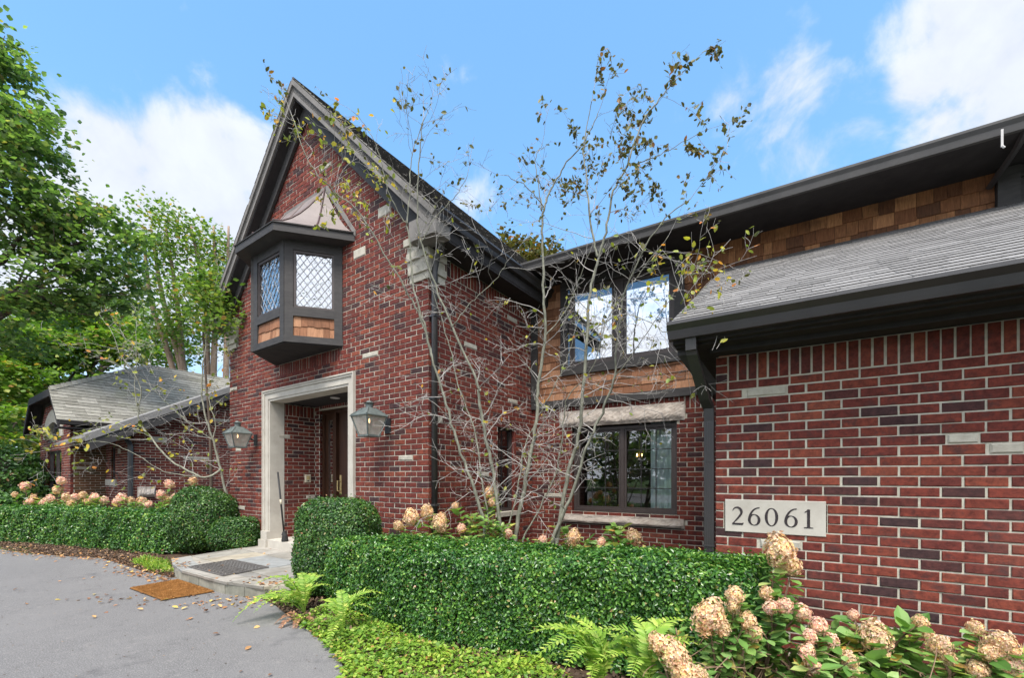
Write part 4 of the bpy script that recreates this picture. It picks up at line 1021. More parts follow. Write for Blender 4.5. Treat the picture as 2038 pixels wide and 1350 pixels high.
def path_frames(path, n):
    p = np.array(path, float); d = np.diff(p, axis=0); l = np.linalg.norm(d, axis=1); cl = np.concatenate([[0], np.cumsum(l)])
    def at(s):
        s = np.clip(s, 0, cl[-1]-1e-6); i = np.clip(np.searchsorted(cl, s, 'right')-1, 0, len(l)-1); t = (s - cl[i])/l[i]
        q = p[i] + d[i]*t[:, None]; dd = d[i]/l[i][:, None]
        # blend the direction near bends so the hedge turns smoothly
        return q, dd
    return at, cl[-1]
def hedge_cloud(path, w, h, n, seed, size, bumps=.03, zb=.02, rad=.12, asp=.6, depth=.11, rot=.9):
    rg = np.random.default_rng(seed); at, L = path_frames(path, n)
    s = rg.uniform(-w*.45, L + w*.45, n); sc = np.clip(s, 0, L); q, d = at(sc)
    side = np.stack([d[:,1], -d[:,0]], 1)
    hh = h(sc/L) if callable(h) else np.full(n, h)
    # cross-section: a rounded box, by arc length
    u = rg.uniform(0, 1, n); per = 2*(hh - zb) + w; a = u*per
    x = np.where(a < hh-zb, -w/2, np.where(a < hh-zb+w, -w/2 + (a-(hh-zb)), w/2)); z = np.where(a < hh-zb, zb + a, np.where(a < hh-zb+w, hh, hh - (a-(hh-zb)-w)))
    nx = np.where(a < hh-zb, -1., np.where(a < hh-zb+w, 0., 1.)); nz = np.where((a >= hh-zb) & (a < hh-zb+w), 1., 0.)
    # round shoulders
    r = rad; cx = np.clip(x, -w/2+r, w/2-r); cz = np.minimum(z, hh-r); dx, dz = x-cx, z-cz; dl = np.hypot(dx, dz)
    over = (np.abs(x) > w/2-r-1e-6) & (z > hh-r-1e-6) & (dl > 1e-6)
    x = np.where(over, cx + dx/np.maximum(dl,1e-6)*r, x); z = np.where(over, cz + dz/np.maximum(dl,1e-6)*r, z)
    nx = np.where(over, dx/np.maximum(dl,1e-6), nx); nz = np.where(over, dz/np.maximum(dl,1e-6), nz)
    e = s - sc                                             # rounded ends
    k = np.sqrt(np.clip(1 - (np.abs(e)/(w*.46))**2, 0, 1)); x = x*np.where(np.abs(e) > 0, k, 1)
    endn = np.sign(e)*(np.abs(e)/(w*.46))
    b = bumps*(np.sin(sc*5.1+z*7+seed)*.5 + np.sin(sc*11.3-z*9+x*13)*.4 + np.sin(sc*2.3+x*5+2*seed)*.6)
    dep = -np.abs(rg.normal(0, depth*.5, n)) + b + np.where(rg.uniform(0,1,n) < .04, rg.uniform(0,.05,n), 0)
    x = x + nx*dep; z = np.maximum(z + nz*dep, .01); e = e + endn*dep*.6
    P = np.stack([q[:,0] + side[:,0]*x + d[:,0]*e, q[:,1] + side[:,1]*x + d[:,1]*e, z], 1)
    N = np.stack([side[:,0]*nx + d[:,0]*endn, side[:,1]*nx + d[:,1]*endn, nz], 1) + rg.normal(0, rot, (n,3))*.6 + np.array((0,0,.25))
    return leaves(P, N, size, asp, rg)
def hedge(name, label, cat_, path, w, h, n, seed, size, core=.07, mat='box', group=None, **k):
    hm = h(np.linspace(0,1,len(path))) if callable(h) else np.full(len(path), h)
    V, F = hedge_cloud(path, w, h, n, seed, size, **k)
    b = thing(name, label, cat_, (path[0][0], path[0][1], 0), group)
    obj('foliage', (V, F), MT[mat], b)
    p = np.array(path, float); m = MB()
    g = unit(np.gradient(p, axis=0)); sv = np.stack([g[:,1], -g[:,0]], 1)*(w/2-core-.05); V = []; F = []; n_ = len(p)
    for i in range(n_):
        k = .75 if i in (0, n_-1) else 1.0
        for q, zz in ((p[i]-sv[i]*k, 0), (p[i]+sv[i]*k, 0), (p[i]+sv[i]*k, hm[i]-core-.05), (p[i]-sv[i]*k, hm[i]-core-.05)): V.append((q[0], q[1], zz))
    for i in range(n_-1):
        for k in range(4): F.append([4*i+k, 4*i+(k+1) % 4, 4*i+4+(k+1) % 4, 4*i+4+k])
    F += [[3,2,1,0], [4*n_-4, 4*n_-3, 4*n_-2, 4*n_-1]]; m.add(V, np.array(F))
    obj('shade_core', m, MT['hedge_core'], b); return b  # solid dark core standing in for the shade inside the hedge
def dome(name, label, cat_, c, rx, ry, h, n, seed, size, mat, p=2.6, squash=.0, core=.8, taper=.0, bumps=.03):
    rg = np.random.default_rng(seed); D = unit(rg.normal(size=(n,3))); D[:,2] = np.abs(D[:,2])*1.0 - .15*rg.uniform(0,1,n)
    zc = h*.48; E = np.array((rx, ry, h-zc)); Ed = np.array((rx, ry, zc))
    D2 = unit(rg.normal(size=(n,3))); r = (np.abs(D2[:,0])**p + np.abs(D2[:,1])**p + np.abs(D2[:,2])**p)**(-1/p)
    S = D2*r[:,None]; up = S[:,2] > 0
    Pl = np.where(up[:,None], S*E, S*Ed); Nn = unit(np.sign(S)*np.abs(S)**(p-1)/np.where(up[:,None], E, Ed))
    b = bumps*(np.sin(Pl[:,0]*9+seed)+np.sin(Pl[:,1]*8+Pl[:,2]*7)+np.sin(Pl[:,2]*12-Pl[:,0]*6))*.5
    Pl = Pl + Nn*(b - np.abs(rg.normal(0,.035,n)) + np.where(rg.uniform(0,1,n)<.05, rg.uniform(0,.05,n), 0))[:,None]
    P = Pl + np.array((c[0], c[1], c[2]+zc)); P[:,2] = np.maximum(P[:,2], c[2]+.01)
    V, F = leaves(P, Nn + rg.normal(0,.55,(n,3)) + np.array((0,0,.2)), size, .6, rg)
    t = thing(name, label, cat_, c); obj('foliage', (V, F), MT[mat], t)
    m = MB(); m.sphere((c[0],c[1],c[2]+zc), (rx*core, ry*core, h*.5*core), 16, 10); m.tube([(c[0],c[1],c[2]), (c[0],c[1],c[2]+zc)], .04, 6); obj('shade_core', m, MT['hedge_core'], t)  # dark ball standing in for inner shade, plus a short stem
    return t
def smooth_path(pts, n=28):
    p = np.asarray(pts, float); m = len(p); out = []
    for x in np.linspace(0, m-1, n):
        i = min(int(x), m-2); f = x-i; p0, p1, p2, p3 = p[max(i-1,0)], p[i], p[i+1], p[min(i+2,m-1)]
        out.append(.5*((2*p1)+(-p0+p2)*f+(2*p0-5*p1+4*p2-p3)*f*f+(-p0+3*p1-3*p2+p3)*f**3))
    return [tuple(q) for q in out]
# ------------------------------------------------------------------ ground, driveway, beds
m = MB(); m.add([(-400,-200,-.02),(400,-200,-.02),(400,600,-.02),(-400,600,-.02)], np.array([[0,1,2,3]])); obj('ground', m, MT['lawn'], kind='structure')
def sheet(name, pts, z, mat, kind='structure'):
    mb = MB(); mb.poly([(x, y, z) for x, y in pts]); return obj(name, mb, MT[mat], kind=kind)
# planting beds of soil round the house, then the asphalt drive laid over them
sheet('soil', [(-26,6),(-9.5,8.4),(-3,3),(0,.5),(3,.2),(9,-2),(12,12),(-30,30)], -.012, 'soil')
edge_l = [gp(u, v)[:2] for (u, v) in ((0,1094),(60,1103),(130,1108),(200,1112),(250,1126),(290,1140),(330,1147),(352,1152))]
edge_r = [gp(u, v)[:2] for (u, v) in ((519,1192),(548,1206),(585,1236),(625,1262),(660,1292),(680,1322),(690,1350))]
dp = [(-60,-14)] + [(-60, 14)] + [(-22,10.6)] + [tuple(p) for p in edge_l] + [tuple(p) for p in edge_r] + [(-.92,1.9),(-.55,1.2),(.3,.2),(2.2,-1.5),(7,-6),(14,-14)]
sheet('driveway', dp, 0.0, 'asphalt')
# ------------------------------------------------------------------ stone landing
pts = [gp(u, v, LZ)[:2] for (u, v) in ((508.7,1088),(344,1112),(346,1121),(350,1131),(380,1140),(418,1149),(448,1157.5),(486,1163),(525,1167.5))]
pts = [np.array(p) for p in pts]
pts.append(np.array(gp(580,1168,LZ)[:2])); pts.append(np.array(gp(640,1158,LZ)[:2]))
right = np.array(FG.P(po0-.6, .03, 0)[:2]); left = np.array(FG.P(po1+.2, .03, 0)[:2])
outl = [left] + pts[1:] + [pts[-1] + (right-pts[-1])*.5, right]
land = thing('stone_landing', 'raised bluestone landing with a curved block edge in front of the door', 'stone landing', (float(pts[4][0]), float(pts[4][1]), 0))
def clip_poly(poly, clip):
    out = [np.array(p) for p in poly]
    area = sum(clip[i][0]*clip[(i+1) % len(clip)][1] - clip[(i+1) % len(clip)][0]*clip[i][1] for i in range(len(clip))); sg = 1 if area > 0 else -1
    for i in range(len(clip)):
        a, b = np.array(clip[i]), np.array(clip[(i+1) % len(clip)]); e = b-a; inp = out; out = []
        if not inp: break
        for j in range(len(inp)):
            p, q = inp[j-1], inp[j]; sp = sg*(e[0]*(p[1]-a[1])-e[1]*(p[0]-a[0])); sq = sg*(e[0]*(q[1]-a[1])-e[1]*(q[0]-a[0]))
            if sq >= 0:
                if sp < 0: out.append(p+(q-p)*sp/(sp-sq))
                out.append(q)
            elif sp >= 0: out.append(p+(q-p)*sp/(sp-sq))
    return out
def hull(P):
    P = sorted(map(tuple, P)); 
    def half(P):
        r = []
        for p in P:
            while len(r) >= 2 and (r[-1][0]-r[-2][0])*(p[1]-r[-2][1])-(r[-1][1]-r[-2][1])*(p[0]-r[-2][0]) <= 0: r.pop()
            r.append(p)
        return r
    a = half(P); b = half(P[::-1]); return a[:-1]+b[:-1]
HL = hull(outl)
rg = np.random.default_rng(11); rects = []
def split(x0, x1, y0, y1, d=0):
    w, h = x1-x0, y1-y0
    if (w < 1.15 and h < .75 and rg.uniform() < .75) or (w < .6 and h < .6): rects.append((x0,x1,y0,y1)); return
    if (w > h*1.25): c = x0+w*rg.uniform(.35,.65); split(x0,c,y0,y1,d+1); split(c,x1,y0,y1,d+1)
    else: c = y0+h*rg.uniform(.35,.65); split(x0,x1,y0,c,d+1); split(x0,x1,c,y1,d+1)
split(0, 5.2, -.1, 3.2)
m = MB()
cxy = np.mean(HL, axis=0)
inner = [cxy + (np.array(p)-cxy)*.985 for p in HL]
for (x0,x1,y0,y1) in rects:
    g = .006; q = [FG.P(x, o, 0)[:2] for x, o in ((x0+g,y0+g),(x1-g,y0+g),(x1-g,y1-g),(x0+g,y1-g))]
    c = clip_poly(q, inner)
    if len(c) >= 3:
        zz = LZ + rg.uniform(-.003,.002); m.prism([(p[0],p[1],zz-.05) for p in c], (0,0,.05))
obj('paving', m, MT['flag'], land)
m = MB(); m.prism([(p[0],p[1],.0) for p in [cxy+(np.array(p)-cxy)*.97 for p in HL]], (0,0,LZ-.009)); obj('bed', m, MT['riser'], land)
m = MB()
fr_ = [np.array(p) for p in outl[1:-2]]; dens = []
for i in range(len(fr_)-1):
    k = max(1, int(np.linalg.norm(fr_[i+1]-fr_[i])/.06))
    for j in range(k): dens.append(fr_[i]+(fr_[i+1]-fr_[i])*j/k)
i = 0
while i < len(dens)-2:
    j = min(i+rg.integers(4,7), len(dens)-1); p, q = dens[i], dens[j]; d = unit(q-p); p = p+d*.005; q = q-d*.005; nn = np.array((d[1],-d[0]))
    if np.dot(nn, p-cxy) < 0: nn = -nn
    o = rg.uniform(-.004,.006)
    m.hexa([(*(p-nn*.12),-.02),(*(q-nn*.12),-.02),(*(q+nn*o),-.02),(*(p+nn*o),-.02),(*(p-nn*.12),LZ-.035),(*(q-nn*.12),LZ-.035),(*(q+nn*o),LZ-.035),(*(p+nn*o),LZ-.035)]); i = j
obj('riser_blocks', m, MT['riser'], land)
m = MB(); i = 0
while i < len(dens)-2:
    j = min(i+rg.integers(7,12), len(dens)-1); p, q = dens[i], dens[j]; d = unit(q-p); p = p+d*.004; q = q-d*.004; nn = np.array((d[1],-d[0]))
    if np.dot(nn, p-cxy) < 0: nn = -nn
    o = .02+rg.uniform(-.008,.006); z1 = LZ+.001; z0 = LZ-.034
    m.hexa([(*(p-nn*.22),z0),(*(q-nn*.22),z0),(*(q+nn*(o-.006)),z0),(*(p+nn*(o-.006)),z0),(*(p-nn*.22),z1),(*(q-nn*.22),z1),(*(q+nn*o),z1-.004),(*(p+nn*o),z1-.004)]); i = j
obj('nosing', m, MT['flag'], land)
# ------------------------------------------------------------------ mats and broom
def quad_thing(name, label, cat_, px, z, th, mat, border=None):
    q = [gp(u, v, z) for (u, v) in px]; c = np.mean(q, axis=0); t = thing(name, label, cat_, (c[0], c[1], z)); return t, q
t, q = quad_thing('doormat', 'worn brown coir doormat lying on the driveway below the landing', 'doormat', ((259,1173),(354,1156),(425.6,1179.5),(323,1196.6)), 0.002, .02, 'coir')
m = MB(); m.prism([p+np.array((0,0,.006)) for p in q], (0,0,.012)); rg = np.random.default_rng(3); n = 9000
uv = rg.uniform(.01,.99,(n,2)); q = np.array(q); P = (q[0]*(1-uv[:,:1])*(1-uv[:,1:])+q[1]*uv[:,:1]*(1-uv[:,1:])+q[2]*uv[:,:1]*uv[:,1:]+q[3]*(1-uv[:,:1])*uv[:,1:]) + np.array((0,0,.015))
obj('coir_pile', cat([m]), MT['coir'], t)
V, F = leaves(P, rg.normal(size=(n,3))*np.array((1,1,.3)), .016, .12, rg, T=rg.normal(size=(n,3))*.6+np.array((0,0,1))); obj('fibres', (V, F), MT['coir'], t)
m = MB(); c = q.mean(0); m.prism([c+(p-c)*1.02 for p in q], (0,0,.005)); obj('backing', m, MT['rubber'], t)
t, q = quad_thing('grate_mat', 'dark open grid scraper mat on the stone landing', 'scraper mat', ((376.6,1130),(462,1116),(534,1131),(445,1147.6)), LZ+.002, .014, 'grate')
q = np.array(q); m = MB(); up = np.array((0,0,.012))
def bl(a, b, w, u_=up):
    d = unit(b-a); s = np.array((-d[1], d[0], 0))*w/2; m.hexa([a-s,b-s,b+s,a+s,a-s+u_,b-s+u_,b+s+u_,a+s+u_])
lp = lambda a, b, t: a+(b-a)*t
for i in range(4): bl(q[i], q[(i+1) % 4], .018, up*1.15)
for i in range(1, 12): bl(lp(q[0],q[1],i/12), lp(q[3],q[2],i/12), .009)
for i in range(1, 12): bl(lp(q[0],q[3],i/12), lp(q[1],q[2],i/12), .009, up*.7)
obj('grid', m, MT['grate'], t)
bs = np.array(FG.P(FG.a(571)+.03, -.02, STEP)); 
bb = None
for o in np.linspace(.0, -.5, 26):
    a_ = FG.a(567, o); z_ = FG.z(567, 1078, o)
    if bb is None and z_ <= STEP+.01: bb = np.array(FG.P(a_, o, STEP))
if bb is None: bb = np.array(FG.P(FG.a(567,-.1), -.1, STEP))
tt = wp(553, 940, bb[1]+.10)
brm = thing('broom', 'black-handled brush leaning on the porch brick beside the stone surround', 'brush', tuple(bb))
dv = unit(tt-bb); m = MB(); m.tube([bb+dv*.13, tt], .014, 8); obj('handle', m, MT['black_metal'], brm, smooth=True)
m = MB(); m.tube([bb+dv*.62, bb+dv*.70], .017, 8); obj('grip_band', m, MT['beige'], brm, smooth=True)
m = MB(); m.tube([bb+dv*.11, bb+dv*.17], [.045,.02], 8); m.lathe(tuple(bb), [(.05,0),(.052,.03),(.04,.10),(.02,.135),(0,.14)], 12); obj('brush_head', m, MT['rubber'], brm)
# ------------------------------------------------------------------ hedges and clipped shrubs
lh = [gp(u, v)[:2] for (u, v) in ((-60,1078),(0,1081),(100,1088),(200,1097),(300,1106))]
lh = smooth_path([tuple(np.array(p)+np.array((.12,.40))) for p in lh])
hedge('boxwood_hedge', 'low clipped hedge along the far side of the driveway', 'hedge', lh, .72, .72, 60000, 21, .040, bumps=.036)
gx, gy, _ = gp(372, 1106); dome('round_shrub', 'large round clipped shrub at the end of the far hedge', 'shrub', (gx, gy+.42, 0), .54, .50, 1.17, 26000, 22, .034, 'holly', 2.3, bumps=.03)
gx, gy, _ = gp(462, 1106); dome('small_shrub', 'small low shrub between the round shrub and the brick wall', 'shrub', (gx, gy+.10, 0), .40, .34, .66, 13000, 23, .034, 'holly', 2.2, bumps=.06)
dome('boxwood_dome', 'tall rounded boxwood by the doorway beside the landing', 'shrub', (-2.02, 5.0, 0), .44, .42, 1.11, 38000, 24, .026, 'holly', 3.2, bumps=.02)
F0 = np.array((-1.78, 4.66)); dd = np.array(dR); nn = np.array(nR)
hp = smooth_path([(-1.60,4.70),(-1.02,4.20),(-.47,3.78),(.27,3.52),(.95,3.24),(1.43,3.03)])
hedge('boxwood_hedge', 'long clipped boxwood hedge in front of the multi-stem trees and the number wall', 'hedge', [tuple(p) for p in hp], .76, lambda t: .70 + .085*np.asarray(t), 175000, 25, .0265, bumps=.036, rad=.11)
# ------------------------------------------------------------------ hydrangeas
def head_mesh(seed, nfl, pn, mat):
    rg = np.random.default_rng(seed); k = np.arange(nfl); z = 1 - 2*(k+.5)/nfl; ph = k*2.39996; r = np.sqrt(1-z*z)
    S = np.stack([r*np.cos(ph), r*np.sin(ph), z], 1); w = np.where(S[:,2] > 0, 1-.30*S[:,2]*pn, 1.0)
    C = S*np.stack([.46*w, .46*w, .46*(1+.3*pn)*np.ones(nfl)], 1)*rg.uniform(.72,1.10,(nfl,1))*(1+.10*np.sin(S[:,:1]*7+seed)*np.sin(S[:,2:]*6)); N = unit(S + rg.normal(0,.3,(nfl,3)))
    T = unit(np.cross(N, rg.normal(size=(nfl,3)))); B = np.cross(N, T); V = []; 
    s = 1.25/math.sqrt(nfl)*rg.uniform(.75,1.25,(nfl,1)); Fs = []
    for q in range(4):
        a = q*math.pi/2 + rg.uniform(-.2,.2); d = T*math.cos(a)+B*math.sin(a); e = -T*math.sin(a)+B*math.cos(a)
        V.append(np.stack([C, C+d*s*.62+e*s*.5+N*s*.22, C+d*s*1.12+N*s*.10, C+d*s*.62-e*s*.5+N*s*.22], 1))
    V = np.stack(V, 1).reshape(-1, 3); n = nfl*4; F = np.arange(n)[:, None]*4 + np.array([[0,1,2,3]])
    me = np_mesh('flower_head', V, [F]); me.materials.append(MT[mat]); return me
HEADS = [head_mesh(s, n, p, mt) for s, n, p, mt in ((1,360,.9,'petal'),(2,300,.4,'petal'),(3,270,.6,'petal_pink'),(4,240,.2,'petal_pink'))]
HFAR = [head_mesh(s, 90, .4, mt) for s, mt in ((5,'petal_pink'),(6,'petal'))]
def stem_curve(a, b, sag, n=8):
    t = np.linspace(0, 1, n)[:, None]; a = np.asarray(a); b = np.asarray(b); mid = (a+b)/2 + np.asarray(sag); return (1-t)**2*a + 2*t*(1-t)*mid + t*t*b
def hydrangea(label, base, heads, seed, nx=6, leaf=.11, spread=.35, far=False, nl=17, height=.6, group=None, bare=0, twigs=0):
    rg = np.random.default_rng(seed); base = np.asarray(base, float); t = thing('hydrangea', label, 'hydrangea', tuple(base), group)
    st = MB(); P = []; N = []; T = []; ends = []
    for (p, dia, var) in heads: ends.append((np.asarray(p), True))
    for i in range(nx):
        a = rg.uniform(0, 2*math.pi); r = spread*rg.uniform(.4,1); ends.append((base+np.array((math.cos(a)*r, math.sin(a)*r, height*rg.uniform(.5,1))), False))
    for (e, hd) in ends:
        b0 = base + np.array((rg.uniform(-.07,.07), rg.uniform(-.05,.05), 0)); c = stem_curve(b0, e, (rg.uniform(-.06,.06), rg.uniform(-.06,.06), .12))
        st.tube(c, np.linspace(.008,.0042,len(c)), 5)
        L = np.linalg.norm(e-b0); k = max(3, int(nl*min(1.4, L/.6)))
        for q in range(k):
            f = .30 + .68*(q+rg.uniform(0,.5))/k; x = f*(len(c)-1); i0 = min(int(x), len(c)-2); pos = c[i0]+(c[i0+1]-c[i0])*(x-i0); dr = unit(c[i0+1]-c[i0])
            a = q*1.57 + rg.uniform(-.4,.4)
            for sgn in (0, math.pi):
                o = np.array((math.cos(a+sgn), math.sin(a+sgn), 0)); o = unit(o - dr*np.dot(o, dr)*.5 + np.array((0,0,rg.uniform(-.15,.45))))
                P.append(pos+o*.018); T.append(o); N.append(np.array((0,0,1.))+o*rg.uniform(-.5,.2)+rg.normal(0,.25,3))
    for i in range(twigs):
        a = base+np.array((rg.uniform(-spread,spread), rg.uniform(-.15,.25), rg.uniform(.05,.35))); b = a+np.array((rg.uniform(-.3,.3), rg.uniform(-.12,.12), rg.uniform(-.05,.28)))
        st.tube(stem_curve(a, b, (rg.uniform(-.06,.06),0,rg.uniform(-.08,.1))), .0026, 4)
    obj('stems', st, MT['stem'], t)
    V, F = leaves(np.array(P), np.array(N), leaf*.80, .60, rg, .12, np.array(T)); obj('foliage', (V, F), MT['hyd_leaf'], t)
    H_ = HFAR if far else HEADS
    for (p, dia, var) in heads:
        o = bpy.data.objects.new('flower_head', H_[var % len(H_)]); COL.objects.link(o); o.parent = t
        o.location = np.asarray(p)-base; o.scale = (dia*.92, dia*.92, dia*(.95 if far else 1.0)); o.rotation_euler = (rg.uniform(-.5,.5), rg.uniform(-.5,.5), rg.uniform(0,6.28))
    return t
def hd(u, v, d, Y, var): return (wp(u, v, Y), d/FPX*Y*.82, var)
GH = 'hydrangeas in front of the number wall'
hydrangea('hydrangea with a tall pale double bloom standing before the number plaque', (1.50, 2.62, 0), [hd(1551,1098,78,2.60,0), hd(1576,1128,48,2.58,1), hd(1526,1182,36,2.55,1), hd(1562,1208,42,2.5,3), hd(1596,1220,44,2.5,3), hd(1533,1210,36,2.5,2)], 31, 7, .10, .30, height=.62, group=GH)
hydrangea('hydrangea with big tan blooms leaning on the hedge end', (1.12, 2.42, 0), [hd(1410,1228,84,2.34,0), hd(1462,1188,48,2.40,1), hd(1460,1210,34,2.38,1), hd(1488,1238,46,2.34,1), hd(1500,1262,44,2.32,1), hd(1440,1252,38,2.33,0)], 32, 7, .09, .30, height=.42, group=GH, twigs=26)
hydrangea('low hydrangea with tan blooms among green ferns at the bed front', (.86, 2.25, 0), [hd(1342,1308,80,2.22,0), hd(1310,1282,54,2.26,1), hd(1362,1340,70,2.18,1), hd(1395,1345,40,2.16,0)], 33, 5, .08, .22, height=.26, group=GH, twigs=10)
hydrangea('hydrangea with small pink blooms and bare stems at the middle of the bed', (1.72, 2.38, 0), [hd(1630,1248,46,2.38,2), hd(1652,1278,44,2.36,3), hd(1612,1268,36,2.35,3), hd(1606,1298,42,2.32,2), hd(1620,1328,46,2.28,3), hd(1690,1318,46,2.28,0), hd(1700,1345,40,2.24,1)], 34, 9, .11, .36, height=.42, group=GH, twigs=34)
hydrangea('hydrangea with one broad peach bloom and large pale leaves by the wall', (1.99, 2.36, 0), [hd(1742,1272,78,2.32,0), hd(1698,1225,26,2.45,2), hd(1832,1240,36,2.35,1), hd(1845,1262,30,2.34,1)], 35, 7, .14, .30, height=.48, group=GH, twigs=14)
hydrangea('hydrangea with two long peach blooms beside the withered fern', (2.28, 2.18, 0), [hd(1870,1288,56,2.2,0), hd(1885,1312,40,2.18,1), hd(1945,1335,46,2.1,1)], 36, 5, .10, .25, height=.36, group=GH, twigs=14)
hydrangea('hydrangea with a wide blush bloom at the end of the bed', (2.48, 2.18, 0), [hd(1992,1290,78,2.1,0), hd(1940,1252,40,2.25,1), hd(2012,1325,48,2.06,2), hd(1968,1300,40,2.08,1)], 37, 6, .12, .28, height=.46, group=GH, twigs=10)
GM = 'hydrangeas behind the long hedge'
hydrangea('hydrangea with plump blooms at the foot of the corner downspout', (-.75, 4.9, 0), [hd(818,1030,42,4.75,1), hd(850,1020,36,4.8,0), hd(874,1043,40,4.7,0), hd(793,1047,26,4.8,1), hd(878,1032,28,4.85,1)], 41, 9, .12, .38, height=.72, group=GM)
hydrangea('tall hydrangea with blooms rising between the tree stems', (-.25, 5.0, 0), [hd(974,980,28,5.1,0), hd(906,1008,20,5.0,1), hd(980,1000,22,5.0,1), hd(918,1052,24,4.9,2), hd(1012,1062,22,4.7,2)], 42, 12, .12, .42, height=.95, group=GM)
hydrangea('hydrangea with broad dark leaves under the window sill', (.95, 5.0, 0), [hd(1142,1070,38,4.75,0), hd(1262,1070,40,4.7,0), hd(1080,1075,24,4.75,2), hd(1196,1080,24,4.7,2)], 43, 10, .15, .42, height=.80, group=GM)
GL = 'hydrangeas behind the far hedge'
rgh = np.random.default_rng(5)
sets = [('pink hydrangea at the far end beyond the hedge', [(50,968,26),(66,990,18),(58,1000,22),(30,985,16),(84,1002,18)]), ('hydrangea with one tall tan bloom before the wing window', [(122,957,24),(114,976,24),(100,992,22),(132,990,24),(92,998,20),(116,1002,22)]),
        ('hydrangea with cream blooms before the mossy brick corner', [(150,990,22),(165,985,20),(188,990,24),(172,1000,20),(208,996,22),(140,1002,20)]), ('hydrangea with peach blooms before the wing downspout', [(242,992,28),(260,996,20),(232,1000,22),(282,998,26),(296,1004,20)]),
        ('hydrangea with tall blooms behind the round shrub', [(337,964,26),(384,958,24),(320,985,26),(332,994,30),(348,990,22)]), ('hydrangea peeping out between the round shrub and the gable wall', [(440,985,20),(446,1000,24),(438,1010,18),(450,1015,16)])]
for i, (lab, hs) in enumerate(sets):
    u = np.mean([h[0] for h in hs]); Y = 10.1 - .0056*u if u < 320 else 8.25
    b = wp(u, 950, Y+.15); hydrangea(lab, (b[0], b[1], 0), [hd(a, v, d*.85, Y+rgh.uniform(-.2,.3), k) for k, (a, v, d) in enumerate(hs)], 50+i, 16, .13, .42, True, nl=11, height=.92, group=GL)
# ------------------------------------------------------------------ ferns
def frond_mesh(seed, np_=24, arch=.55, mat='fern', droop=.25):
    rg = np.random.default_rng(seed); t = np.linspace(0, 1, 26); x = t*.86; z = arch*np.sin(t*2.2)*.62 - droop*t**3; c = np.stack([x, 0*t, z], 1); mb = MB(); mb.tube(c, np.linspace(.008,.002,26), 4)
    P = []; T = []; N = []; S = []
    for i in range(np_):
        f = .16 + .83*i/np_; k = f*25; i0 = min(int(k), 24); p = c[i0]+(c[i0+1]-c[i0])*(k-i0); d = unit(c[i0+1]-c[i0]); ln = .165*math.sin(math.pi*min(1, (f-.08)*1.02))**.75*(1-.35*f)+.012
        for sg in (1,-1):
            o = unit(np.array((0,sg,0))*.92 + d*.42 + np.array((0,0,-.12+rg.uniform(-.12,.12)))); P.append(p); T.append(o); N.append(np.cross(d, np.array((0,1.,0)))*1.0 + rg.normal(0,.14,3) + np.array((0,0,.3))); S.append(ln)
    V, F = leaves(np.array(P), np.array(N), np.array(S), .30, rg, .10, np.array(T), .08); mb.add(V, F[0])
    V, Fs = mb.data(); me = np_mesh('frond', V, Fs); me.materials.append(MT[mat]); return me
FR_M = [frond_mesh(1, 23, .70), frond_mesh(2, 21, .55, droop=.35), frond_mesh(3, 23, .85)]; FR_D = [frond_mesh(4, 22, .4, 'fern_dry', .6)]
def fern(label, base, fronds, meshes=FR_M, group=None, fs=1.0):
    """fronds: (yaw degrees, length, tilt)"""
    t = thing('fern', label, 'fern', base, group)
    for i, (yaw, ln, tl_) in enumerate(fronds):
        o = bpy.data.objects.new('frond', meshes[i % len(meshes)]); COL.objects.link(o); o.parent = t
        o.rotation_euler = (0, -R_(tl_), R_(yaw)); o.scale = (ln*fs, ln*fs*.9, ln*fs)
    return t
GF = 'ferns at the edge of the bed'
b = gp(607, 1222); fern('large fern at the corner of the stone landing', tuple(b), [(185,.78,26),(215,.85,8),(160,.55,35),(95,.62,42),(60,.5,46),(130,.6,42),(20,.5,40),(235,.7,20),(255,.5,20),(75,.6,40),(200,.6,30),(170,.6,16)], group=GF, fs=.82)
b = gp(682, 1262); fern('fern standing in ground cover below the boxwood dome', tuple(b), [(20,.64,34),(150,.55,40),(120,.52,44),(60,.5,44),(275,.50,12),(180,.45,24),(35,.5,40),(200,.4,30),(0,.45,26)], group=GF, fs=.85)
b = np.array((.50, 2.46, .06)); fern('bright fern at the bed front below the hedge', tuple(b), [(182,.66,36),(160,.64,48),(205,.60,26),(135,.58,54),(110,.54,50),(230,.54,28),(170,.54,54),(20,.56,42),(-20,.52,36),(250,.44,30),(195,.5,45)], group=GF)
b = np.array((.74, 2.38, .06)); fern('yellow-green fern between the bright fern and tan hydrangea', tuple(b), [(30,.64,46),(60,.62,54),(95,.56,56),(0,.56,40),(130,.54,52),(170,.58,42),(205,.54,34),(300,.46,32),(240,.49,30),(330,.49,34)], group=GF)
b = np.array((2.10, 2.62, 0)); fern('fern against the wall behind the peach hydrangea', tuple(b), [(-25,.62,36),(-45,.5,30),(10,.5,45),(160,.5,40),(200,.45,45)], group=GF)
b = np.array((2.60, 2.36, 0)); fern('fern against the wall at the end of the bed', tuple(b), [(-28,.62,38),(-50,.5,30),(150,.5,45),(200,.45,45),(0,.5,50)], group=GF)
GD = 'withered ferns'
b = np.array((2.16, 2.30, 0)); fern('withered brown fern beside the peach hydrangea', tuple(b), [(100,.6,62),(60,.55,68),(150,.5,55),(-20,.5,55),(200,.5,50)], FR_D, GD)
b = np.array((2.44, 2.30, 0)); fern('withered brown fern between the two blush hydrangeas', tuple(b), [(100,.58,60),(60,.5,66),(150,.5,52),(10,.5,50),(210,.45,45)], FR_D, GD)
b = gp(600, 1238); fern('withered fern under the large green fern', tuple(b), [(200,.5,10),(240,.5,5),(280,.45,8),(330,.4,15),(170,.45,20)], FR_D, GD, .6)
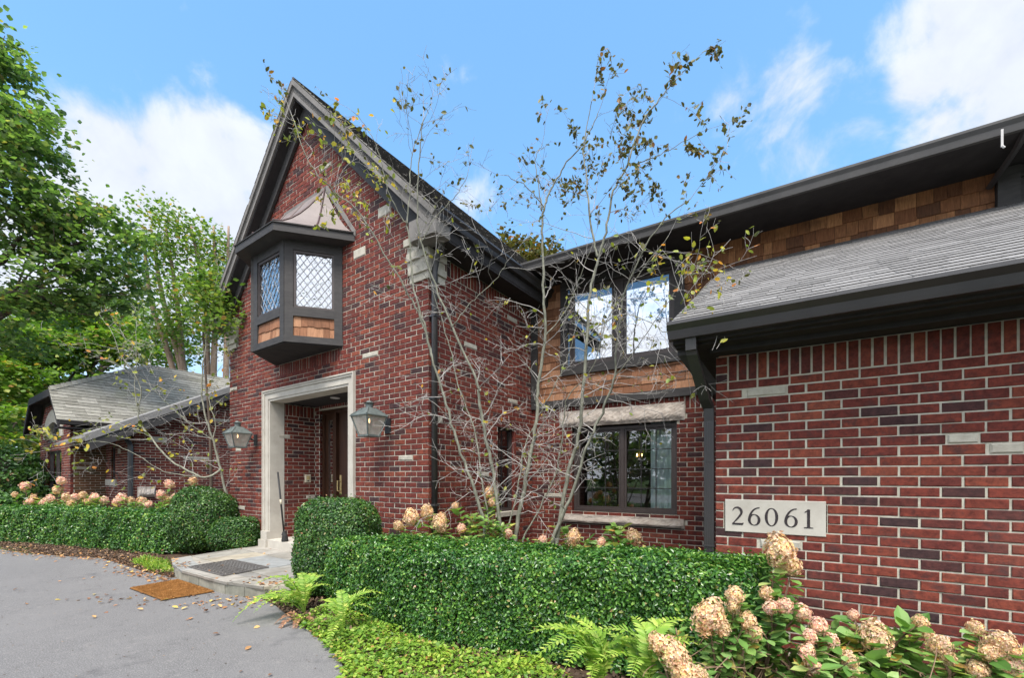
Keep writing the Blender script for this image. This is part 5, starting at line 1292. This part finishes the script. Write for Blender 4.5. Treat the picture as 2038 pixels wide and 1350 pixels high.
# ------------------------------------------------------------------ ground cover, litter, chips
def inside(P, poly):
    poly = np.array(poly); r = np.zeros(len(P), bool); j = len(poly)-1
    for i in range(len(poly)):
        c = ((poly[i,1] > P[:,1]) != (poly[j,1] > P[:,1])) & (P[:,0] < (poly[j,0]-poly[i,0])*(P[:,1]-poly[i,1])/(poly[j,1]-poly[i,1]+1e-12)+poly[i,0]); r ^= c; j = i
    return r
def scatter(poly, n, rg):
    p = np.array(poly); lo, hi = p.min(0), p.max(0); Q = rg.uniform(lo, hi, (n*3, 2)); return Q[inside(Q, poly)][:n]
rg = np.random.default_rng(77)
er = [tuple(p) for p in edge_r]
bed = [tuple(np.array(p)+np.array((-.02,-.02))) for p in er[2:]] + [(-.95,1.9),(-.6,1.3),(.6,1.6),(1.0,2.0),(.62,2.5)] + [(.2,3.12),(-.62,3.40),(-1.3,3.95),(-1.85,4.5)]
Q = scatter(bed, 17000, rg); lump = .5+.5*np.sin(Q[:,0]*7+np.sin(Q[:,1]*6)*1.5)*np.sin(Q[:,1]*8+1)
z = rg.uniform(.0,1,len(Q))**.7*(.025+.055*lump); P = np.stack([Q[:,0],Q[:,1],z],1)
V, F = leaves(P, np.array((0,0,1.))+rg.normal(0,.45,(len(Q),3)), .033, .62, rg, .1); obj('ground_cover', (V, F), MT['ivy'], kind='stuff', label='bright green low ground cover between hedge and driveway', cat='ground cover')
tuft = [gp(u, v)[:2] for (u, v) in ((262,1122),(290,1112),(335,1122),(345,1142),(300,1140))]
Q = scatter(tuft, 1500, rg); P = np.stack([Q[:,0],Q[:,1],rg.uniform(0,.05,len(Q))],1); V, F = leaves(P, rg.normal(size=(len(Q),3))+np.array((0,0,.5)), .05, .25, rg, .1, rg.normal(size=(len(Q),3))*.6+np.array((0,0,1.))); obj('weeds', (V, F), MT['ivy'], kind='stuff', label='tuft of green weeds at the left edge of the landing', cat='weeds')
tuft = [gp(u, v)[:2] for (u, v) in ((525,1192),(560,1178),(600,1190),(610,1215),(560,1212))]
Q = scatter(tuft, 900, rg); P = np.stack([Q[:,0],Q[:,1],rg.uniform(0,.10,len(Q))],1); V, F = leaves(P, rg.normal(size=(len(Q),3))+np.array((0,0,.8)), .035, .5, rg, .1); obj('weeds', (V, F), MT['ivy'], kind='stuff', label='leafy weeds under the large fern', cat='weeds')
strip_ = [tuple(p) for p in edge_l] + [tuple(gp(u, v)[:2]) for (u, v) in ((352,1120),(300,1100),(200,1092),(100,1084),(0,1076))]
bedr = [tuple(p) for p in er[:4]] + [tuple(gp(u, v)[:2]) for (u, v) in ((700,1262),(760,1240),(660,1195),(600,1180))]
allc = []
for poly, n in ((strip_, 9000), (bedr, 2600), ([(-.9,1.8),(3,1.0),(3.2,2.2),(1.6,3.1),(.2,3.4),(-1.2,3.6)], 5000), ([(-1.6,5.0),(.4,6.9),(2.4,5.6),(1.4,3.6)], 4000)):
    Q = scatter(poly, n, rg); P = np.stack([Q[:,0],Q[:,1],rg.uniform(.002,.03,len(Q))],1); allc.append(leaves(P, np.array((0,0,1.))+rg.normal(0,.45,(len(Q),3)), .034, .5, rg, .15))
off = 0; VV = []; FF = []
for V, F in allc: VV.append(V); FF.append(F[0]+off); off += len(V)
obj('bark_chips', (np.vstack(VV), [np.vstack(FF)]), MT['chip'], kind='stuff', label='brown bark mulch in the planting beds', cat='mulch')
el = np.array(edge_l); t = rg.uniform(0, len(el)-1.001, 420); i0 = t.astype(int); E = el[i0]+(el[i0+1]-el[i0])*(t-i0)[:,None] + rg.normal(0,.11,(420,2)) + np.array((0,-.06))
dr_ = np.stack([rg.uniform(-6,-1.2,80), rg.uniform(2.3,7.2,80)],1)
nr = np.stack([rg.normal(-3.4,.7,110), rg.normal(4.75,.22,110)],1); em = np.array(gp(500,1195)[:2]) + rg.normal(0,.2,(60,2))
lr = np.array(scatter(strip_, 700, rg))
Q = np.vstack([E, dr_, nr, em, lr]); Q = Q[(Q[:,0] > -12)]
lh_ = np.array([LZ+.006 if inside(q[None], HL)[0] else .006 for q in Q]); P = np.stack([Q[:,0],Q[:,1],lh_+rg.uniform(0,.006,len(Q))],1)
V, F = leaves(P, np.array((0,0,1.))+rg.normal(0,.25,(len(Q),3)), .045, .6, rg, .2); obj('fallen_leaves', (V, F), MT['litter'], kind='stuff', label='small fallen leaves scattered over driveway and mulch', cat='fallen leaves')
n = 900; Q = np.stack([rg.uniform(-7,-1,n), rg.uniform(2.2,7,n)],1); P = np.stack([Q[:,0],Q[:,1],np.full(n,.004)],1); V, F = leaves(P, np.array((0,0,1.))+rg.normal(0,.1,(n,3)), .012, .8, rg, .05); obj('grit', (V, F), MT['chip'], kind='stuff', label='dark grit and crumbs on the driveway', cat='grit')
# ------------------------------------------------------------------ trees
def spline(pts, n):
    p = np.asarray(pts, float); m = len(p); t = np.linspace(0, m-1, n); out = []
    for x in t:
        i = min(int(x), m-2); f = x-i; p0, p1, p2, p3 = p[max(i-1,0)], p[i], p[i+1], p[min(i+2,m-1)]
        out.append(.5*((2*p1)+(-p0+p2)*f+(2*p0-5*p1+4*p2-p3)*f*f+(-p0+3*p1-3*p2+p3)*f**3))
    return np.array(out)
def twig(mb, a, d, L, r, rg, lev, tips, wig=.35, up=.0, n=7, kids=(3,5), sh=.5, rmin=.0014):
    pts = [np.asarray(a, float)]; d = unit(np.asarray(d, float)); st = L/(n-1)
    for i in range(n-1):
        d = unit(d + rg.normal(0, wig, 3)*.45 + np.array((0,0,up))); pts.append(pts[-1]+d*st)
    pts = np.array(pts); mb.tube(pts, np.linspace(max(r,rmin), max(r*.4,rmin), n), 4 if r < .006 else 5, cap=False)
    tips.append((pts, lev))
    if lev > 0:
        for k in range(rg.integers(*kids)):
            f = rg.uniform(.25,1.0); x = f*(n-1); i0 = min(int(x), n-2); p = pts[i0]+(pts[i0+1]-pts[i0])*(x-i0); dd_ = unit(pts[i0+1]-pts[i0]); s = unit(np.cross(dd_, rg.normal(size=3)))
            twig(mb, p, dd_*.7+s*rg.uniform(.6,1.1), L*sh*rg.uniform(.6,1.2), r*.55, rg, lev-1, tips, wig, up, max(4,n-2), kids, sh, rmin)
def multistem(label, stems, seed, leaf_rule, tw_len=(.35,.8), dens=5.0, cat_='tree', thick=.76, group=None, name='multistem_tree', leaf_size=.050, twig_r=.004, side_bias=None):
    """stems: lists of ((u, v, depth), radius) traced up each stem"""
    rg = np.random.default_rng(seed); b0 = wp(*stems[0][0][:3]); base = (b0[0], b0[1], 0); t = thing(name, label, cat_, base, group)
    tr = MB(); tw = MB(); tips = []
    for s in stems:
        P = np.array([wp(u, v, Y) for (u, v, Y, r) in s]); R = np.array([x[3] for x in s]); n = len(s)*5; c = spline(P, n); c[1:-1] += rg.normal(0,.006,(n-2,3)); rr = thick*np.interp(np.linspace(0,len(s)-1,n), np.arange(len(s)), R)
        if s[0][1] > 1040:
            c = np.vstack([np.array((c[0][0]+(base[0]-c[0][0])*.3, c[0][1]+(base[1]-c[0][1])*.3, -.02)), c]); rr = np.concatenate([[rr[0]*1.15], rr])
        tr.tube(c, rr, 8)
        d = np.diff(c, axis=0); l = np.linalg.norm(d, axis=1)
        for i in range(len(l)):
            if c[i][2] < .75: continue
            k = rg.poisson(l[i]*dens)
            for _ in range(k):
                dd_ = unit(d[i]); sdv = unit(np.cross(dd_, rg.normal(size=3))); L = rg.uniform(*tw_len)*(1.0 if c[i][2] < 4 else .8)
                twig(tw, c[i]+d[i]*rg.uniform(0,1), sdv*.9+dd_*rg.uniform(.05,.7)+np.array((0,0,rg.uniform(-.05,.15))), L, max(twig_r*.6, min(twig_r*1.5, rr[min(i,len(rr)-1)]*.4)), rg, 2, tips, .38, .0, 8, (2,5), .5)
        twig(tw, c[-1], d[-1], .4, rr[-1]*.8, rg, 2, tips, .25, .04, 8, (2,5), .5)
    obj('trunk', tr, MT['bark'], t, smooth=True); obj('twigs', tw, MT['twig'], t)
    groups = {}
    for (p, lev) in tips:
        for q in range(len(p)):
            x = p[q]; u = 1019+FPX*x[0]/x[1]; v = 950-FPX*(x[2]-CZ)/x[1]; pr, mt = leaf_rule(u, v)
            for _ in range(rg.poisson(pr)): groups.setdefault(mt, []).append(x + rg.normal(0,.012,3))
    for mt, L in groups.items():
        L = np.array(L); n = len(L); V, F = leaves(L, rg.normal(0,.8,(n,3))+np.array((0,-.3,.5)), leaf_size, .62, rg, .1, rg.normal(size=(n,3))+np.array((0,0,-.4))); obj('foliage', (V, F), MT[mt], t)
    return t
def S(pts, r0, r1):
    n = len(pts); return [(*p, r0+(r1-r0)*(i/(n-1))**.8) for i, p in enumerate(pts)]
def rule1(u, v):
    if v < 560 and u < 790: return (.34, 'autumn') if v > 190 else (.32, 'olive_leaf')
    if v < 420: return (.10, 'olive_leaf')
    return (.022, 'autumn')
def rule2(u, v):
    if v < 400 and u > 1120: return (.62, 'olive_leaf')
    if v < 440: return (.22, 'olive_leaf')
    if u > 1290 and 400 < v < 660: return (.30, 'autumn')
    if 560 < v < 760: return (.06, 'autumn')
    return (.020, 'autumn')
T1 = [S([(966,1076,4.9),(955,1006,4.9),(919,907,4.85),(898,843,4.8),(879,773,4.75),(860,713,4.7),(838,634,4.65),(800,565,4.55),(722,433,4.35),(669,383,4.25),(620,330,4.15),(585,240,4.1)], .026, .005),
      S([(860,713,4.7),(845,650,4.68),(824,572,4.65),(812,449,4.6),(815,380,4.6),(822,300,4.58),(850,225,4.55)], .019, .004),
      S([(998,1076,5.0),(984,955,4.97),(969,879,4.95),(952,790,4.9),(951,765,4.9),(900,651,4.8),(865,565,4.75),(838,483,4.7),(831,431,4.68),(833,360,4.65),(836,290,4.6),(842,240,4.6)], .030, .006),
      S([(838,483,4.7),(862,440,4.65),(905,390,4.6),(930,350,4.6)], .008, .004), S([(974,1067,5.0),(949,879,5.0),(914,773,5.05),(898,700,5.1),(880,640,5.1),(858,560,5.1)], .014, .005),
      S([(1003,1070,5.1),(1025,1003,5.1),(1045,891,5.15),(1080,815,5.2),(1115,745,5.2),(1133,700,5.25),(1150,640,5.3)], .014, .005),
      S([(812,449,4.6),(780,400,4.5),(760,330,4.45),(740,270,4.4),(700,220,4.35)], .009, .003), S([(900,651,4.8),(940,600,4.75),(985,560,4.75),(1010,520,4.7)], .008, .003)]
multistem('slender grey multi-stem tree arching over the gable, nearly bare with yellowing leaves', T1, 101, rule1, (.30,.75), 5.2, group='multi-stem trees behind the long hedge')
T2 = [S([(1026,1067,5.1),(1048,942,5.1),(1067,843,5.1),(1073,764,5.1),(1085,672,5.05),(1082,572,5.0),(1080,470,4.95),(1083,413,4.9),(1100,370,4.9),(1125,330,4.85),(1164,281,4.8),(1190,225,4.8)], .035, .006),
      S([(1083,413,4.9),(1060,385,4.85),(1035,362,4.8),(1004,349,4.75)], .010, .004), S([(1078,420,4.9),(1072,370,4.9),(1066,320,4.9),(1078,290,4.9)], .009, .004),
      S([(1108,1079,4.9),(1128,955,4.85),(1150,875,4.8),(1159,796,4.75),(1168,672,4.7),(1174,586,4.65),(1192,512,4.6),(1205,459,4.55),(1219,384,4.5),(1247,330,4.45),(1277,246,4.4),(1318,190,4.35),(1345,160,4.3)], .033, .006),
      S([(1192,512,4.6),(1178,462,4.6),(1168,380,4.6),(1166,344,4.6),(1161,286,4.6),(1178,200,4.55)], .017, .005),
      S([(1102,1067,4.85),(1137,987,4.8),(1163,904,4.7),(1182,859,4.65),(1210,789,4.55),(1223,751,4.5),(1225,700,4.45),(1240,600,4.3),(1275,510,4.1),(1320,440,3.95),(1375,395,3.8)], .028, .005),
      S([(1041,1073,5.1),(1086,987,5.05),(1110,930,5.0),(1122,850,4.95),(1130,790,4.9),(1182,730,4.8),(1206,640,4.7),(1260,560,4.5),(1330,470,4.3)], .014, .004),
      S([(1168,672,4.7),(1206,640,4.55),(1240,625,4.3),(1290,640,3.9),(1335,668,3.6),(1370,680,3.4)], .009, .003), S([(1247,330,4.45),(1285,320,4.3),(1330,300,4.2),(1400,260,4.1)], .008, .003),
      S([(1223,751,4.5),(1262,700,4.4),(1330,600,4.2),(1385,520,4.0)], .009, .003), S([(1085,672,5.05),(1130,610,5.0),(1150,560,5.0),(1175,500,4.95)], .010, .004)]
multistem('pale grey multi-stem tree before the windows with brown-green leaves at its top', T2, 102, rule2, (.30,.75), 5.2, group='multi-stem trees behind the long hedge')
def rule3(u, v):
    if 840 < v < 900 and u < 300: return (.35, 'autumn')
    return (.09, 'autumn')
T3 = [S([(470,1010,7.9),(451,985,7.85),(439,935,7.8),(424,877,7.8),(404,808,7.8),(402,746,7.8),(410,690,7.85),(420,620,7.9),(430,560,8)], .045, .008),
      S([(439,935,7.8),(404,950,7.6),(339,916,7.5),(300,870,7.5),(281,846,7.5),(275,816,7.5),(281,781,7.5),(266,742,7.5),(239,704,7.5),(223,662,7.5)], .034, .007),
      S([(275,816,7.5),(268,770,7.6),(272,720,7.7),(270,660,7.8)], .016, .006), S([(424,877,7.8),(428,840,7.85),(414,781,7.9),(440,730,8)], .018, .006),
      S([(404,950,7.6),(330,940,7.4),(270,905,7.3),(210,880,7.2),(150,885,7.1),(92,897,7.0)], .014, .004), S([(300,870,7.5),(250,850,7.3),(200,850,7.2),(140,862,7.1)], .010, .003), S([(424,877,7.8),(380,845,7.7),(330,800,7.7),(290,760,7.7),(240,730,7.6)], .012, .004)]
multistem('leaning multi-stem tree before the low wing with long drooping twigs', T3, 103, rule3, (.35,.85), 4.2, thick=.62, leaf_size=.075, twig_r=.004)

def crown_points(lobes, n, rg, clump=.5, flat=.35, per=34):
    """lobes: (centre, radii); leaves gathered in flattened sprays through each lobe"""
    vol = np.array([r[0]*r[1]*r[2] for c, r in lobes])**.75; k = rg.multinomial(n//per, vol/vol.sum()); P = []; N = []
    for (c, r), m in zip(lobes, k):
        d = unit(rg.normal(size=(m,3))); rad = rg.uniform(.25,1,m)**.45; C = np.asarray(c)+d*rad[:,None]*np.asarray(r)
        for j in range(m):
            s = clump*rg.uniform(.6,1.3); o = rg.normal(0,.5,(per,3))*np.array((s,s,s*flat)); tilt = rg.normal(0,.25,2); o[:,2] += o[:,0]*tilt[0]+o[:,1]*tilt[1] - .15*np.hypot(o[:,0],o[:,1])
            P.append(C[j]+o); N.append(np.tile(np.array((tilt[0]*-1,tilt[1]*-1,1.)), (per,1))+rg.normal(0,.45,(per,3)))
    return np.vstack(P), np.vstack(N)
def big_tree(name, label, cat_, base, lobes, n, seed, size, mat, bark='bark_dark', tr=.22, asp=.85, trunk_pts=None, clump=.5, flat=.35, limbs=True, group=None, stems=None, per=34):
    rg = np.random.default_rng(seed); t = thing(name, label, cat_, base, group); m = MB(); base = np.asarray(base, float)
    if stems: 
        for s in stems: m.tube(spline(np.array(s)[:, :3], len(s)*4), np.interp(np.linspace(0,1,len(s)*4), np.linspace(0,1,len(s)), np.array(s)[:,3]), 7)
    else:
        top = np.asarray(trunk_pts[-1] if trunk_pts else np.mean([c for c, r in lobes], axis=0)); c = spline(np.array([base]+[np.asarray(x) for x in (trunk_pts or [(base+top)/2+rg.normal(0,.2,3), top])]), 14); m.tube(c, np.linspace(tr, tr*.4, 14), 9)
        if limbs:
            for (cc, r) in lobes:
                k = rg.integers(5, 11); p = stem_curve(c[k], cc, (0,0,.5), 9) + np.vstack([np.zeros(3), rg.normal(0,.08,(8,3))]); m.tube(p, np.linspace(tr*.38,.02,9), 6)
                for _ in range(4):
                    e = np.asarray(cc)+unit(rg.normal(size=3))*np.asarray(r)*.8; m.tube(stem_curve(p[rg.integers(3,8)], e, rg.normal(0,.2,3), 7), np.linspace(.03,.008,7), 5)
    obj('trunk', m, MT[bark], t, smooth=True)
    P, N = crown_points(lobes, n, rg, clump, flat, per); V, F = leaves(P, N, size, asp, rg, .12, None, .35, 'wide'); obj('crown', (V, F), MT[mat], t); return t
def lb(u, v, Y, rx, rz=None, ry=None):
    s = Y/FPX; return (wp(u, v, Y), (rx*s, (ry or rx)*s, (rz or rx)*s))
big_tree('maple_tree', 'large dark green maple overhanging from the left edge', 'tree', (-16.5, 11.5, 0), [lb(-30,200,11,95,120),lb(40,290,11,85,75),lb(-10,400,11,120,95),lb(100,430,11.3,70,60),lb(190,470,11.6,80,85),lb(90,560,11.5,110,70),lb(215,580,11.8,60,60),lb(0,640,11.5,110,60),lb(-60,90,11,80,80)], 19000, 201, .125, 'maple', tr=.35, trunk_pts=[(-16.2,11.4,3),(-15.0,11.2,6),(-13.6,11.0,9)], clump=.50, flat=.26, per=40)
big_tree('beech_tree', 'light airy tree with several thin tan trunks beyond the low wing roof', 'tree', tuple(wp(400,950,19)*np.array((1,1,0))), [lb(320,440,18,45,45),lb(300,520,18,50,60),lb(370,500,18.5,60,70),lb(420,480,19,45,50),lb(340,610,18,60,60),lb(440,560,19,40,70),lb(390,660,19,60,50)], 7500, 202, .14, 'airy_leaf', asp=.7, clump=.8, flat=.4, per=22,
         stems=[[(*(wp(u0,950,19)*np.array((1,1,0))),.16),(*wp(u1,740,19),.13),(*wp(u2,600,19),.10),(*wp(u3,450,18.7),.04)] for (u0,u1,u2,u3) in ((395,365,352,330),(410,362,325,300),(415,412,408,380),(425,425,430,425),(440,450,452,455),(385,345,300,285))], bark='bark_pink')
big_tree('understory_tree', 'bright green layered tree low behind the far wing', 'tree', tuple(wp(120,950,20)*np.array((1,1,0))), [lb(30,760,17,70,50),lb(20,850,15.5,60,50),lb(130,700,19,80,32),lb(230,690,20,70,30),lb(60,690,18,80,40),lb(180,650,21,90,35)], 15000, 203, .17, 'lime_leaf', tr=.18, clump=.75, flat=.22)
big_tree('woodland_tree', 'tall green tree standing behind the wing ridge', 'tree', tuple(wp(200,950,26)*np.array((1,1,0))), [lb(150,640,25,110,40),lb(260,650,26,90,40),lb(40,620,25,110,50),lb(330,690,27,60,40),lb(60,760,24,110,60)], 8000, 204, .25, 'airy_leaf', tr=.3, clump=1.1, flat=.3)
big_tree('corner_tree', 'small yellow-green tree growing against the gable wall corner', 'tree', tuple(FG.P(TL+.15, .25, 0)), [lb(436,600,8.0,40,34),lb(452,640,7.8,22,24),lb(400,580,8.2,40,28),lb(430,565,8.2,32,24),lb(420,640,8.0,26,30)], 2300, 205, .085, 'airy_leaf', tr=.03, asp=.65, clump=.30, flat=.5, trunk_pts=[FG.P(TL+.05,.3,2.0),FG.P(TL+.25,.3,3.2),FG.P(TL+.4,.3,4.2)], per=14, limbs=False)
big_tree('roof_tree', 'distant tree top showing over the roof valley', 'tree', tuple(wp(1050,950,16)*np.array((1,1,0))), [lb(1085,505,16,34,26),lb(1030,500,16.5,34,30),lb(1000,470,17,14,16),lb(1060,530,16,50,20)], 1800, 206, .15, 'olive_leaf', tr=.14, clump=.45, flat=.5, per=14)
dome('evergreen_shrub', 'dark glossy evergreen shrub beyond the end of the far hedge', 'shrub', (-15.0, 12.0, 0), 1.5, 1.1, 2.3, 9000, 207, .10, 'holly', 2.3, bumps=.12)
dome('leafy_shrub', 'dark leafy shrub low beside the pink hydrangea', 'shrub', (-11.9, 9.9, 0), .75, .5, .98, 5000, 208, .09, 'holly', 2.2, bumps=.08)
# the far woods, and the trees across the road that the windows mirror
rg = np.random.default_rng(300); Ps = []; Ns = []
for i in range(46):
    a = R_(rg.uniform(40,205)) if i < 18 else R_(rg.uniform(195,350)); r = rg.uniform(30,40) if i < 18 else rg.uniform(20,32)
    if i < 18: a = R_(rg.uniform(112,165))
    r = r*1.25 if i >= 18 else r; c = np.array((math.cos(a)*r, math.sin(a)*r, 0)); h = rg.uniform(6,11) if i >= 18 else rg.uniform(5,8)
    P, N = crown_points([(c+np.array((0,0,h*.55)), (3.4,3.4,h*.45)), (c+np.array((rg.uniform(-2,2),rg.uniform(-2,2),h*.3)), (3.,3.,h*.3))], 1100, rg, 1.5, .4, 22); Ps.append(P); Ns.append(N)
P = np.vstack(Ps); V, F = leaves(P, np.vstack(Ns), .55, .8, rg, .1, None, .3, 'wide'); obj('woods', (V, F), MT['maple'], kind='stuff', label='far woods around the property', cat='woods')
